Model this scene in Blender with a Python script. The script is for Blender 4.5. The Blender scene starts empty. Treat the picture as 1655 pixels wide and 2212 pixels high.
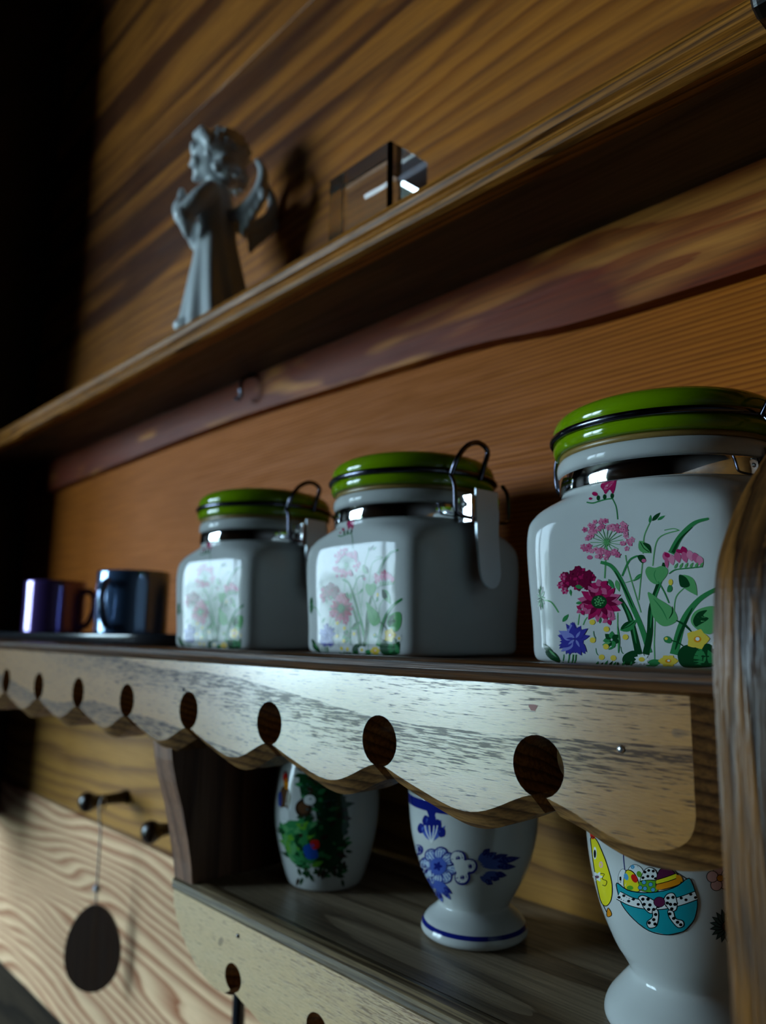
import bpy, bmesh, math, random
import numpy as np
from mathutils import Vector, Matrix
from mathutils.geometry import tessellate_polygon
random.seed(7)
EYE = 1.45            # eye height above the floor; shelf coordinates below are relative to the eye
# ------------------------------------------------------------------ camera
FP, CX, CY = 1645.0, 827.5, 1106.0
def nrm(v):
    v = np.array(v, float); return v / np.linalg.norm(v)
_a = nrm([-726 - CX, 1352 - CY, FP]); _u = nrm([115, -10256, FP]); _u = nrm(_u - _a * (_u @ _a))
RW = np.stack([-_a, np.cross(_u, -_a), _u])          # world = RW @ (right, down, forward)
cd = bpy.data.cameras.new('camera'); cam = bpy.data.objects.new('camera', cd)
bpy.context.scene.collection.objects.link(cam)
rx, dn, fw = RW[:, 0], RW[:, 1], RW[:, 2]
cam.matrix_world = Matrix(((rx[0], -dn[0], -fw[0], 0), (rx[1], -dn[1], -fw[1], 0), (rx[2], -dn[2], -fw[2], EYE), (0, 0, 0, 1)))
cd.sensor_fit = 'VERTICAL'; cd.sensor_height = 36; cd.lens = 36 * FP / 2212
cd.clip_start = 0.01
cd.dof.use_dof = True; cd.dof.focus_distance = 0.225; cd.dof.aperture_fstop = 10.0
bpy.context.scene.camera = cam
# ------------------------------------------------------------------ light: overcast daylight through the room's window
SKY = 32.0
w = bpy.data.worlds.new('sky'); bpy.context.scene.world = w; w.use_nodes = True
nt = w.node_tree; bg = nt.nodes['Background']
tc = nt.nodes.new('ShaderNodeTexCoord'); sp = nt.nodes.new('ShaderNodeSeparateXYZ'); rp = nt.nodes.new('ShaderNodeValToRGB')
nt.links.new(tc.outputs['Generated'], sp.inputs[0]); nt.links.new(sp.outputs['Z'], rp.inputs[0]); nt.links.new(rp.outputs[0], bg.inputs[0])
rp.color_ramp.elements[0].position = 0.0; rp.color_ramp.elements[0].color = (.60, .85, 1, 1)
rp.color_ramp.elements[1].position = 0.6; rp.color_ramp.elements[1].color = (.45, .70, 1, 1)
bg.inputs[1].default_value = SKY
WX0, WX1, WZ0, WZ1, WY = -3.55, -1.60, -.70, .95, -1.9     # window opening in the wall opposite the shelves
ld = bpy.data.lights.new('window_portal', 'AREA'); ld.shape = 'RECTANGLE'; ld.size = WX1 - WX0; ld.size_y = WZ1 - WZ0
ld.cycles.is_portal = True
lo = bpy.data.objects.new('window_portal', ld); bpy.context.scene.collection.objects.link(lo)
lo.location = ((WX0 + WX1) / 2, WY - .10, EYE + (WZ0 + WZ1) / 2); lo.rotation_euler = (math.radians(90), 0, 0)
vs = bpy.context.scene.view_settings
vs.view_transform = 'Standard'; vs.look = 'None'; vs.gamma = 1.0; vs.exposure = 0.0; vs.use_curve_mapping = False

# ------------------------------------------------------------------ helpers
COL = bpy.context.scene.collection
ALB = .68
def lin(r, g, b):
    f = lambda c: (c / 255 / 12.92) if c <= 10 else ((c / 255 + .055) / 1.055) ** 2.4
    return (f(r) * ALB, f(g) * ALB, f(b) * ALB, 1)
def tag(o, label=None, cat=None, group=None, kind=None):
    if label: o['label'] = label
    if cat: o['category'] = cat
    if group: o['group'] = group
    if kind: o['kind'] = kind
    return o
def empty(name, loc, label, cat, rz=0, group=None):
    o = bpy.data.objects.new(name, None); COL.objects.link(o); o.empty_display_size = .02
    o.location = (loc[0], loc[1], loc[2] + EYE); o.rotation_euler = (0, 0, rz)
    return tag(o, label, cat, group)
def link(name, me, mat=None, parent=None, smooth=False):
    o = bpy.data.objects.new(name, me); COL.objects.link(o)
    if mat is not None and not len(me.materials): me.materials.append(mat)
    if parent is not None: o.parent = parent
    if smooth:
        for p in me.polygons: p.use_smooth = True
    return o
def mesh(name, v, f, mat=None, parent=None, smooth=False):
    me = bpy.data.meshes.new(name); me.from_pydata([tuple(map(float, p)) for p in v], [], f); me.update()
    return link(name, me, mat, parent, smooth)
def from_bm(name, bm, mat, parent=None, smooth=False):
    bmesh.ops.recalc_face_normals(bm, faces=bm.faces)
    me = bpy.data.meshes.new(name); bm.to_mesh(me); bm.free()
    return link(name, me, mat, parent, smooth)
def box(name, lo_, hi_, mat, parent=None, bev=0.0, seg=2):
    bm = bmesh.new(); bmesh.ops.create_cube(bm, size=1)
    for v in bm.verts: v.co = Vector([(lo_[i] + hi_[i]) / 2 + v.co[i] * (hi_[i] - lo_[i]) for i in range(3)])
    if bev: bmesh.ops.bevel(bm, geom=list(bm.edges), offset=bev, segments=seg, affect='EDGES', profile=.5)
    return from_bm(name, bm, mat, parent)
def extrude_x(name, prof, x0, x1, mat, parent=None, smooth=False, nx=1):
    """profile in (y, z), extruded along x"""
    bm = bmesh.new(); n = len(prof)
    rings = [[bm.verts.new((x0 + (x1 - x0) * i / nx, y, z)) for y, z in prof] for i in range(nx + 1)]
    for a, b in zip(rings, rings[1:]):
        for i in range(n): bm.faces.new((a[i], a[(i + 1) % n], b[(i + 1) % n], b[i]))
    bm.faces.new(rings[0]); bm.faces.new(rings[-1])
    o = from_bm(name, bm, mat, parent)
    return o
def tube(name, pts, rad, mat, parent=None, seg=10, closed=False):
    pts = [Vector(p) for p in pts]; n = len(pts)
    rad = [rad] * n if not hasattr(rad, '__len__') else rad
    v, f = [], []; up = Vector((.31, .17, .93))
    prev = None
    for i, p in enumerate(pts):
        if closed: t = pts[(i + 1) % n] - pts[i - 1]
        else: t = pts[min(i + 1, n - 1)] - pts[max(i - 1, 0)]
        t.normalize()
        if prev is None: a = t.cross(up).normalized()
        else: a = (prev - t * prev.dot(t)).normalized()
        prev = a; b = t.cross(a)
        for k in range(seg):
            th = 2 * math.pi * k / seg
            v.append(p + (a * math.cos(th) + b * math.sin(th)) * rad[i])
    for i in range(n if closed else n - 1):
        j = (i + 1) % n
        for k in range(seg): f.append((i * seg + k, i * seg + (k + 1) % seg, j * seg + (k + 1) % seg, j * seg + k))
    if not closed: f += [tuple(range(seg))[::-1], tuple(range((n - 1) * seg, n * seg))]
    return mesh(name, v, f, mat, parent, True)
def spline(pts, n=8, closed=False):
    """Catmull-Rom through points (any dimension)"""
    P = [np.array(p, float) for p in pts]; out = []
    m = len(P); rng = range(m if closed else m - 1)
    for i in rng:
        p0 = P[i - 1] if (closed or i > 0) else P[0]; p1 = P[i]; p2 = P[(i + 1) % m]
        p3 = P[(i + 2) % m] if (closed or i + 2 < m) else P[-1]
        for k in range(n):
            t = k / n
            out.append(.5 * (2 * p1 + (p2 - p0) * t + (2 * p0 - 5 * p1 + 4 * p2 - p3) * t * t + (3 * p1 - p0 - 3 * p2 + p3) * t ** 3))
    if not closed: out.append(P[-1])
    return out
def lathe(name, prof, mat, parent=None, seg=64, z_n=None, sub=4, smooth=True):
    """prof: (z, r[, n]) with superellipse exponent n per ring (2 = round, 6 = rounded square)"""
    pr = [(p + (2.0,))[:3] if len(p) == 2 else p for p in prof]
    pr = spline(pr, sub) if sub > 1 else [np.array(p) for p in pr]
    v, f = [], []
    for z, r, n in pr:
        n = max(2.0, n); r = max(r, 1e-5)
        for k in range(seg):
            th = 2 * math.pi * (k + .5) / seg; c, s = math.cos(th), math.sin(th)
            q = r / (abs(c) ** n + abs(s) ** n) ** (1 / n)
            v.append((c * q, s * q, z))
    for i in range(len(pr) - 1):
        for k in range(seg): f.append((i * seg + k, i * seg + (k + 1) % seg, (i + 1) * seg + (k + 1) % seg, (i + 1) * seg + k))
    f.append(tuple(range(seg))[::-1]); f.append(tuple(range((len(pr) - 1) * seg, len(pr) * seg)))
    return mesh(name, v, f, mat, parent, smooth)
def copy_tree(o, parent=None):
    c = o.copy(); COL.objects.link(c); c.parent = parent
    for ch in [x for x in bpy.data.objects if x.parent == o]: copy_tree(ch, c)
    return c

# ------------------------------------------------------------------ materials
class NT:
    def __init__(s, name):
        s.m = bpy.data.materials.new(name); s.m.use_nodes = True; s.t = s.m.node_tree; s.b = s.t.nodes['Principled BSDF']
    def n(s, typ, **kw):
        x = s.t.nodes.new('ShaderNode' + typ)
        for k, v in kw.items(): setattr(x, k, v)
        return x
    def l(s, a, b): s.t.links.new(a, b)
    def val(s, x, sock):
        if hasattr(x, 'is_output'): s.l(x, sock)
        else: sock.default_value = x
    def math(s, op, a, b=0.0, c=0.0):
        x = s.n('Math', operation=op); s.val(a, x.inputs[0]); s.val(b, x.inputs[1]); s.val(c, x.inputs[2]); return x.outputs[0]
    def mapping(s, scale, loc=(0, 0, 0), src=None, rot=(0, 0, 0)):
        x = s.n('Mapping'); x.inputs['Scale'].default_value = scale; x.inputs['Location'].default_value = loc; x.inputs['Rotation'].default_value = rot
        s.l(src, x.inputs[0]); return x.outputs[0]
    def noise(s, vec, scale=1.0, detail=2.0, rough=.5, dist=0.0):
        x = s.n('TexNoise'); s.l(vec, x.inputs['Vector']); x.inputs['Scale'].default_value = scale; x.inputs['Detail'].default_value = detail
        x.inputs['Roughness'].default_value = rough; x.inputs['Distortion'].default_value = dist; return x.outputs['Fac']
    def ramp(s, fac, stops, interp='LINEAR'):
        x = s.n('ValToRGB'); s.l(fac, x.inputs[0]); cr = x.color_ramp; cr.interpolation = interp
        while len(cr.elements) < len(stops): cr.elements.new(.5)
        for e, (p, c) in zip(cr.elements, stops):
            e.position = p; e.color = c if hasattr(c, '__len__') else (c, c, c, 1)
        return x.outputs[0]
    def mix(s, fac, a, b, blend='MIX'):
        x = s.n('Mix', data_type='RGBA', blend_type=blend); s.val(fac, x.inputs[0]); s.val(a, x.inputs[6]); s.val(b, x.inputs[7]); return x.outputs[2]

def wood(name, light, dark, deep=None, freq=90.0, warp=9.0, low=(2.2, 14, 14), fine=(22, 700, 700), fine_amt=.35,
         rough=.42, bump=.15, seed=0.0, axis='X', pscale=(5, 22, 22), pthr=(.44, .56), patch=None, patch_amt=0.0, contrast=(.45, .97), knot=0.0, spec=.4, slope=0.35):
    """plain-sawn board: growth rings as contour bands of a stretched field, plus fibre streaks. Grain runs along the given axis."""
    m = NT(name); tcn = m.n('TexCoord'); src = tcn.outputs['Object']
    oi = m.n('ObjectInfo'); off = m.n('Vector' + 'Math', operation='MULTIPLY_ADD')
    cx = m.n('CombineXYZ')
    for i in range(3): m.l(oi.outputs['Random'], cx.inputs[i])
    m.l(cx.outputs[0], off.inputs[0]); off.inputs[1].default_value = (3.1, 1.7, 2.3); m.l(src, off.inputs[2])
    src = off.outputs[0]
    if axis == 'Z': rot = (0, math.radians(90), 0)
    elif axis == 'Y': rot = (0, 0, math.radians(90))
    else: rot = (0, 0, 0)
    src = m.mapping((1, 1, 1), (seed, seed * .7, seed * 1.3), src, rot)
    n1 = m.noise(m.mapping(low, src=src), 1.0, 2.0, .45)
    sx = m.n('SeparateXYZ'); m.l(src, sx.inputs[0])
    across = m.math('ADD', sx.outputs['Z'], m.math('MULTIPLY', sx.outputs['Y'], slope))
    field = m.math('ADD', m.math('MULTIPLY', across, freq), m.math('MULTIPLY', n1, warp))
    if knot:
        vo = m.n('TexVoronoi'); m.l(m.mapping((3.0, 9.0, 9.0), src=src), vo.inputs['Vector']); vo.inputs['Scale'].default_value = 1.0
        field = m.math('ADD', field, m.math('MULTIPLY', m.math('POWER', m.math('SUBTRACT', 1.0, m.math('MINIMUM', vo.outputs['Distance'], 1.0)), 4.0), knot))
    t = m.math('FRACT', field)
    wob = m.noise(m.mapping((14, 260, 260), src=src), 1.0, 2.0, .6)
    t = m.math('ADD', t, m.math('MULTIPLY', m.math('SUBTRACT', wob, .5), .28))
    ring = m.ramp(t, [(0.0, .35), (.12, 0.0), (contrast[0], 0.06), (contrast[1], 1.0), (1.0, .35)])
    col = m.mix(ring, light, dark)
    if patch:
        pm = m.ramp(m.noise(m.mapping(pscale, (4, 2, 7), src=src), 1.0, 2.0, .5, .6), [(pthr[0], 0.0), (pthr[1], 1.0)])
        col = m.mix(m.math('MULTIPLY', pm, patch_amt), col, patch)
    big = m.ramp(m.noise(m.mapping((2.5, 9, 9), (9, 3, 1), src=src), 1.0, 3.0), [(.25, .72), (.75, 1.12)])
    col = m.mix(1.0, col, big, 'MULTIPLY')
    fb = m.noise(m.mapping(fine, src=src), 1.0, 3.0, .6)
    col = m.mix(1.0, col, m.ramp(fb, [(.3, 1.0 - fine_amt), (.62, 1.0 + fine_amt * .25)]), 'MULTIPLY')
    m.l(col, m.b.inputs['Base Color'])
    m.b.inputs['Specular IOR Level'].default_value = spec
    m.l(m.ramp(fb, [(.3, min(1, rough + .14)), (.65, rough - .06)]), m.b.inputs['Roughness'])
    bp = m.n('Bump'); bp.inputs['Strength'].default_value = bump; bp.inputs['Distance'].default_value = .0006
    m.l(m.math('SUBTRACT', fb, m.math('MULTIPLY', ring, .35)), bp.inputs['Height']); m.l(bp.outputs[0], m.b.inputs['Normal'])
    return m.m

def pore_wood(name, light, dark, seed=0.0, rough=.38, band_freq=34.0, band_warp=3.2, tint=None, pore=.9, coat=.6, ymul=1.0, spec=.3):
    """pale ring-porous board: dashes of dark open pores gathered in wide cathedral bands"""
    m = NT(name); src = m.mapping((1, 1, 1), (seed, seed, seed), m.n('TexCoord').outputs['Object'])
    n1 = m.noise(m.mapping((3.2, 9, 13), src=src), 1.0, 1.6, .45)
    sx = m.n('SeparateXYZ'); m.l(src, sx.inputs[0])
    f = m.math('ADD', m.math('MULTIPLY', sx.outputs['Z'], band_freq), m.math('MULTIPLY', n1, band_warp))
    f = m.math('ADD', f, m.math('MULTIPLY', sx.outputs['X'], 2.2))
    band = m.ramp(m.math('FRACT', f), [(0.0, 0.0), (.38, 0.05), (.62, .55), (.93, 1.0), (.985, .9), (1.0, 0.0)])
    p = m.noise(m.mapping((150, 2300 * ymul, 2300), src=src), 1.0, 2.5, .62)
    p2 = m.noise(m.mapping((320, 3600 * ymul, 3600), (3, 1, 2), src=src), 1.0, 2.0, .6)
    thr = m.math('SUBTRACT', m.math('MULTIPLY', p, 1.0), m.math('MULTIPLY', m.math('SUBTRACT', 1.0, band), .16))
    dash = m.ramp(thr, [(.43, 0.0), (.53, 1.0)])
    dash = m.math('MULTIPLY', dash, pore)
    soft = m.noise(m.mapping((9, 120, 120), src=src), 1.0, 3.0, .6)
    base = m.mix(m.ramp(soft, [(.3, 0.0), (.7, 1.0)]), light, tint or light)
    base = m.mix(m.math('MULTIPLY', band, .32), base, dark)
    col = m.mix(dash, base, dark)
    col = m.mix(1.0, col, m.ramp(p2, [(.3, .86), (.65, 1.06)]), 'MULTIPLY')
    st = m.ramp(m.noise(m.mapping((60, 60, 85), (5, 1, 3), src=src), 1.0, 1.0), [(.785, 0.0), (.80, 1.0)])      # small stains
    col = m.mix(m.math('MULTIPLY', st, .55), col, lin(96, 66, 40))
    m.l(col, m.b.inputs['Base Color'])
    m.l(m.math('ADD', m.math('MULTIPLY', dash, .22), rough), m.b.inputs['Roughness'])
    m.b.inputs['Specular IOR Level'].default_value = spec
    m.b.inputs['Coat Weight'].default_value = coat; m.b.inputs['Coat Roughness'].default_value = .2; m.b.inputs['Coat IOR'].default_value = 1.5 + .32 * coat
    m.l(m.math('MULTIPLY', m.math('SUBTRACT', 1.0, m.math('MULTIPLY', dash, .75)), coat), m.b.inputs['Coat Weight'])
    bp = m.n('Bump'); bp.inputs['Strength'].default_value = .25; bp.inputs['Distance'].default_value = .0005
    m.l(m.math('SUBTRACT', p2, m.math('MULTIPLY', dash, 1.0)), bp.inputs['Height']); m.l(bp.outputs[0], m.b.inputs['Normal'])
    return m.m

def glaze(name, col, rough=.07, speck=True, metal=0.0, coat=0.0, spec=.5):
    m = NT(name)
    if speck:
        src = m.n('TexCoord').outputs['Object']
        c = m.ramp(m.noise(m.mapping((40, 40, 40), src=src), 1.0, 3.0), [(.3, tuple(x * .93 for x in col[:3]) + (1,)), (.7, col)])
        m.l(c, m.b.inputs['Base Color'])
    else: m.b.inputs['Base Color'].default_value = col
    m.b.inputs['Roughness'].default_value = rough; m.b.inputs['Metallic'].default_value = metal
    m.b.inputs['Coat Weight'].default_value = coat; m.b.inputs['Coat Roughness'].default_value = .05; m.b.inputs['Specular IOR Level'].default_value = spec
    return m.m
def metal(name, col, rough=.15, bumpy=False):
    m = NT(name); m.b.inputs['Base Color'].default_value = col; m.b.inputs['Metallic'].default_value = 1.0
    src = m.n('TexCoord').outputs['Object']
    m.l(m.ramp(m.noise(m.mapping((300, 300, 900), src=src), 1.0, 2.0), [(.3, rough * .7), (.7, rough * 1.4)]), m.b.inputs['Roughness'])
    return m.m

M = {}
M['wall_pine'] = wood('wall_pine', lin(200, 120, 42), lin(150, 82, 28), spec=.18, freq=36, warp=11, seed=1.3, rough=.42, knot=1.6, patch=lin(78, 30, 12), patch_amt=.85, low=(.8, 11, 11), pscale=(1.1, 24, 24), fine_amt=.3, pthr=(.515, .60))
M['fine_pine'] = wood('fine_pine', lin(208, 116, 32), lin(158, 78, 18), spec=.05, freq=430, warp=9, seed=4.1, rough=.45, low=(.8, 6, 6), fine_amt=.22, contrast=(.25, .9))
M['pink_pine'] = wood('pink_pine', (.84, .54, .31, 1), (.34, .12, .055, 1), spec=.06, freq=105, warp=14, seed=8.7, rough=.5, low=(2.2, 11, 11), fine_amt=.12, knot=1.0, contrast=(.3, .95))
M['ochre_pine'] = wood('ochre_pine', lin(194, 134, 50), lin(142, 90, 30), spec=.18, freq=60, warp=6, seed=3.3, rough=.5, low=(2.2, 11, 11), fine_amt=.2)
M['rail_pine'] = wood('rail_pine', lin(204, 128, 56), lin(156, 76, 28), pthr=(.41, .50), spec=.12, freq=50, warp=6, seed=6.2, rough=.4, patch=lin(122, 46, 20), patch_amt=.95, low=(4, 22, 22), pscale=(7, 26, 26))
M['shelf_oak'] = wood('shelf_oak', lin(150, 96, 46), lin(74, 42, 18), freq=120, warp=5, seed=2.2, rough=.4, fine_amt=.5)
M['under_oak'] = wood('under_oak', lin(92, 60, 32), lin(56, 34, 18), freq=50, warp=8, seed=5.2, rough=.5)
M['lip_oak'] = wood('lip_oak', lin(196, 124, 48), lin(92, 52, 18), spec=.12, freq=420, warp=9, seed=7.7, rough=.38, fine_amt=.6, fine=(45, 1500, 1500))
M['dark_edge'] = wood('dark_edge', lin(112, 70, 34), lin(46, 25, 12), spec=.2, freq=420, warp=9, seed=9.1, rough=.36, fine_amt=.6, fine=(45, 1500, 1500))
M['side_oak'] = wood('side_oak', lin(150, 98, 46), lin(54, 30, 14), freq=130, warp=5, seed=1.9, rough=.34, axis='Z', low=(5, 6, 70), fine=(45, 45, 900), fine_amt=.7, slope=.0, bump=.5)
M['panel_oak'] = wood('panel_oak', lin(160, 112, 82), lin(112, 72, 50), freq=90, warp=5, seed=3.9, rough=.5, axis='Z', fine_amt=.25)
M['egg_oak'] = wood('egg_oak', lin(176, 152, 122), lin(110, 90, 68), spec=.5, freq=60, warp=8, seed=2.8, rough=.33, fine=(26, 900, 900), fine_amt=.45)
M['apron_ash'] = pore_wood('apron_ash', lin(172, 114, 34), lin(64, 34, 14), seed=.37, tint=lin(182, 120, 36), coat=1.0, spec=.12)
M['lower_ash'] = pore_wood('lower_ash', lin(252, 212, 156), lin(128, 88, 54), spec=.5, seed=2.6, band_freq=12, band_warp=2.0, tint=lin(248, 204, 144), pore=.8)
M['edge_ash'] = wood('edge_ash', lin(186, 132, 70), lin(104, 64, 28), freq=300, warp=6, seed=.9, rough=.42, fine_amt=.55, fine=(60, 900, 900))
M['dark_walnut'] = wood('dark_walnut', lin(52, 34, 24), lin(26, 16, 12), freq=120, warp=5, seed=.5, rough=.35)
M['low_boards'] = wood('low_boards', lin(60, 48, 34), lin(34, 26, 18), freq=60, warp=6, seed=.6, rough=.6, spec=.05)
M['peg_wood'] = wood('peg_wood', lin(58, 36, 24), lin(30, 18, 12), freq=220, warp=3, seed=.8, rough=.25, axis='Y')
M['tag_wood'] = wood('tag_wood', lin(82, 56, 36), lin(76, 50, 31), freq=120, warp=3, seed=1.1, rough=.55, axis='Z')
M['room_wood'] = wood('room_wood', lin(50, 36, 26), lin(32, 22, 16), freq=40, warp=6, seed=4.4, rough=.5)
M['porcelain'] = glaze('porcelain', (.41, .42, .41, 1), spec=.17)
M['cup_porcelain'] = glaze('cup_porcelain', (.43, .44, .42, 1), spec=.28)
M['lid_green'] = glaze('lid_green', lin(122, 158, 8), .09)
M['inside'] = glaze('inside', (.55, .55, .52, 1), .3)
M['chrome'] = metal('chrome', (.82, .83, .85, 1), .06)
M['steel'] = glaze('steel', (.62, .68, .72, 1), .34, speck=False, metal=.35)
M['black_wire'] = metal('black_wire', (.10, .10, .13, 1), .18)
M['nail'] = metal('nail', (.75, .76, .76, 1), .3)
M['rubber'] = glaze('rubber', lin(150, 120, 60), .35)
M['bisque'] = glaze('bisque', (.52, .54, .55, 1), .28)
M['tray_black'] = glaze('tray_black', (.012, .013, .016, 1), .16)
M['mug_purple'] = glaze('mug_purple', lin(124, 92, 176), .15, metal=.6, coat=1.0)
M['mug_blue'] = glaze('mug_blue', lin(110, 144, 190), .13, metal=.6, coat=1.0)
M['string'] = glaze('string', lin(190, 188, 184), .6)
M['bead'] = glaze('bead', lin(200, 204, 210), .15)
M['black_enamel'] = glaze('black_enamel', (.02, .022, .026, 1), .12)
g = NT('clear_glass'); g.b.inputs['Transmission Weight'].default_value = 1; g.b.inputs['Roughness'].default_value = .01; g.b.inputs['IOR'].default_value = 1.5; M['glass'] = g.m
p = NT('window_glass'); tr = p.n('BsdfTransparent'); gl = p.n('BsdfGlossy'); mx = p.n('MixShader'); gl.inputs['Roughness'].default_value = .02
mx.inputs[0].default_value = .06; p.l(tr.outputs[0], mx.inputs[1]); p.l(gl.outputs[0], mx.inputs[2]); p.l(mx.outputs[0], p.t.nodes['Material Output'].inputs[0]); M['pane'] = p.m
PC = dict(green=(52, 130, 74), lgreen=(92, 160, 98), dgreen=(18, 66, 34), pink=(196, 92, 132), lpink=(214, 130, 160), magenta=(170, 26, 84),
          burg=(112, 14, 54), yellow=(226, 196, 72), blue=(58, 56, 150), lblue=(128, 132, 200), white=(225, 228, 224), delft=(24, 34, 120), delft2=(74, 98, 180),
          black=(14, 14, 16), teal=(24, 150, 160), red=(206, 36, 28), orange=(226, 140, 26), plum=(92, 34, 66), chick=(230, 216, 40), grass=(96, 160, 44),
          sky=(84, 160, 200), brown=(92, 62, 40), dbrown=(52, 38, 26), pale=(186, 204, 220), royal=(30, 76, 168), rose=(232, 178, 170), slate=(62, 84, 80))
for k, c in PC.items(): M['p_' + k] = glaze('print_' + k, lin(*c), .08, speck=False, spec=.17)

# ------------------------------------------------------------------ planes of the place (metres, z relative to the eye)
YW, YA, YU, YL, YS = .300, .1763, .228, .195, .155
ZM, ZE, ZU = -.0092, -.1178, .203           # top of middle shelf, egg shelf, upper shelf
XR, XL = -.0687, -.945                      # inner faces of right and left side boards

# ------------------------------------------------------------------ the room
RX0, RX1, RY0, FLOOR, CEIL = -4.6, 1.1, WY, -EYE, 1.25
def struct(o): return tag(o, kind='structure')
wb = bpy.data.objects.new('wall_back', None); COL.objects.link(wb); wb.location = (0, 0, EYE); struct(wb)
tag(wb, 'back wall clad in wide horizontal pine boards')
box('backing', (RX0, .318, FLOOR), (RX1, .36, CEIL), M['dark_walnut'], wb)
def plank(z0, z1, mat, y0=YW, x0=RX0, x1=RX1):
    return box('plank', (x0, y0, z0 + .0006), (x1, .318, z1 - .0006), mat, wb, bev=.0012)
plank(.4665, .72, M['wall_pine']); plank(.72, .979, M['wall_pine']); plank(.979, 1.249, M['wall_pine'])
plank(.178, .4665, M['wall_pine'])
plank(-.02, .178, M['fine_pine'])
plank(-.1666, -.02, M['ochre_pine'])
plank(-.343, -.1666, M['pink_pine'], y0=YW - .003)
for i in range(5): plank(-1.45 + i * .2214, -1.45 + (i + 1) * .2214, M['low_boards'], y0=.312)
def wall(name, a, b, mat=M['room_wood']): 
    return struct(box(name, (a[0], a[1], a[2] + EYE), (b[0], b[1], b[2] + EYE), mat))
wall('floor', (RX0 - .1, RY0 - .1, FLOOR - .05), (RX1 + .1, .36, FLOOR))
wall('ceiling', (RX0 - .1, RY0 - .1, CEIL), (RX1 + .1, .36, CEIL + .05))
wall('wall_left', (RX0 - .1, RY0 - .1, FLOOR), (RX0, .36, CEIL))
wall('wall_right', (RX1, RY0 - .1, FLOOR), (RX1 + .1, .36, CEIL))
wf = bpy.data.objects.new('wall_front', None); COL.objects.link(wf); wf.location = (0, 0, EYE); struct(wf)
for a, b in (((RX0, FLOOR), (WX0, CEIL)), ((WX1, FLOOR), (RX1, CEIL)), ((WX0, FLOOR), (WX1, WZ0)), ((WX0, WZ1), (WX1, CEIL))):
    box('wall_panel', (a[0], WY - .1, a[1]), (b[0], WY, b[1]), M['room_wood'], wf)
wn = bpy.data.objects.new('window_1', None); COL.objects.link(wn); wn.location = (0, 0, EYE); struct(wn)
M['white_paint'] = glaze('white_paint', (.6, .62, .64, 1), .35)
for a, b in (((WX0, WZ0), (WX0 + .05, WZ1)), ((WX1 - .05, WZ0), (WX1, WZ1)), ((WX0, WZ0), (WX1, WZ0 + .05)), ((WX0, WZ1 - .05), (WX1, WZ1))):
    box('window_frame', (a[0], WY - .08, a[1]), (b[0], WY - .02, b[1]), M['white_paint'], wn, bev=.004)
wmid = (WX0 + WX1) / 2 + .18
box('mullion', (wmid - .055, WY - .075, WZ0 + .05), (wmid + .055, WY - .025, WZ1 - .05), M['white_paint'], wn, bev=.004)
for a, b in ((WX0 + .05, wmid - .055), (wmid + .055, WX1 - .05)):
    box('pane', (a, WY - .052, WZ0 + .05), (b, WY - .048, WZ1 - .05), M['pane'], wn)
box('window_sill', (WX0 - .05, WY - .02, WZ0 - .03), (WX1 + .05, WY + .10, WZ0), M['white_paint'], wn, bev=.004)
# garden seen only as reflections
gm = NT('meadow'); gm.l(gm.ramp(gm.noise(gm.mapping((.6, .6, .6), src=gm.n('TexCoord').outputs['Object']), 1.0, 4.0), [(.3, lin(120, 128, 100)), (.7, lin(160, 165, 140))]), gm.b.inputs['Base Color']); gm.b.inputs['Roughness'].default_value = .9
lf = NT('leaves'); lf.l(lf.ramp(lf.noise(lf.mapping((3, 3, 3), src=lf.n('TexCoord').outputs['Object']), 1.0, 2.0), [(.3, lin(120, 145, 100)), (.7, lin(175, 195, 140))]), lf.b.inputs['Base Color']); lf.b.inputs['Roughness'].default_value = .6
tag(struct(box('garden_ground', (-60, -60, -2.5), (30, WY - .12, -2.4), gm.m)), 'green meadow outside the window')
def tree(x, y, h, r, label):
    t = empty('garden_tree', (x, y, -EYE - 2.4), label, 'tree')
    tube('trunk', [(0, 0, 0), (.05, .02, h * .4), (-.04, .05, h * .75)], [.16, .12, .05], M['room_wood'], t, 8)
    v, f = [], []
    for i in range(420):
        d = Vector((random.gauss(0, 1), random.gauss(0, 1), random.gauss(0, 1))).normalized() * r * random.random() ** .4
        c = Vector((0, 0, h * .68)) + Vector((d.x, d.y, d.z * 1.15)); s = random.uniform(.08, .17)
        a = Vector((random.gauss(0, 1), random.gauss(0, 1), random.gauss(0, 1))).normalized() * s; b = a.orthogonal().normalized() * s * .7
        k = len(v); v += [c - a, c + b, c + a, c - b]; f.append((k, k + 1, k + 2, k + 3))
    tag(mesh('foliage', v, f, lf.m, t), kind='stuff')
tree(-6.6, -9.0, 5.2, 1.0, 'tall leafy tree outside the window in the meadow')
tree(-12.5, -10.2, 4.6, 1.3, 'round leafy tree farther out in the meadow')

# ------------------------------------------------------------------ upper shelf
us = empty('upper_shelf', (0, 0, 0), 'dark wooden wall shelf with moulded front lip, carrying the angel', 'shelf')
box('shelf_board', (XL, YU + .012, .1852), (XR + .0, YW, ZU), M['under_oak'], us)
lip = [(YU + .012, .1852), (YU + .004, .1848), (YU + .0012, .1860), (YU, .1885), (YU + .0012, .1912), (YU + .0035, .1925), (YU + .0035, .1940),
       (YU + .0018, .1952), (YU + .001, .1985), (YU + .002, .2018), (YU + .005, .2030), (YU + .012, .2030)]
extrude_x('front_lip', lip, XL, XR, M['lip_oak'], us)
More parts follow.
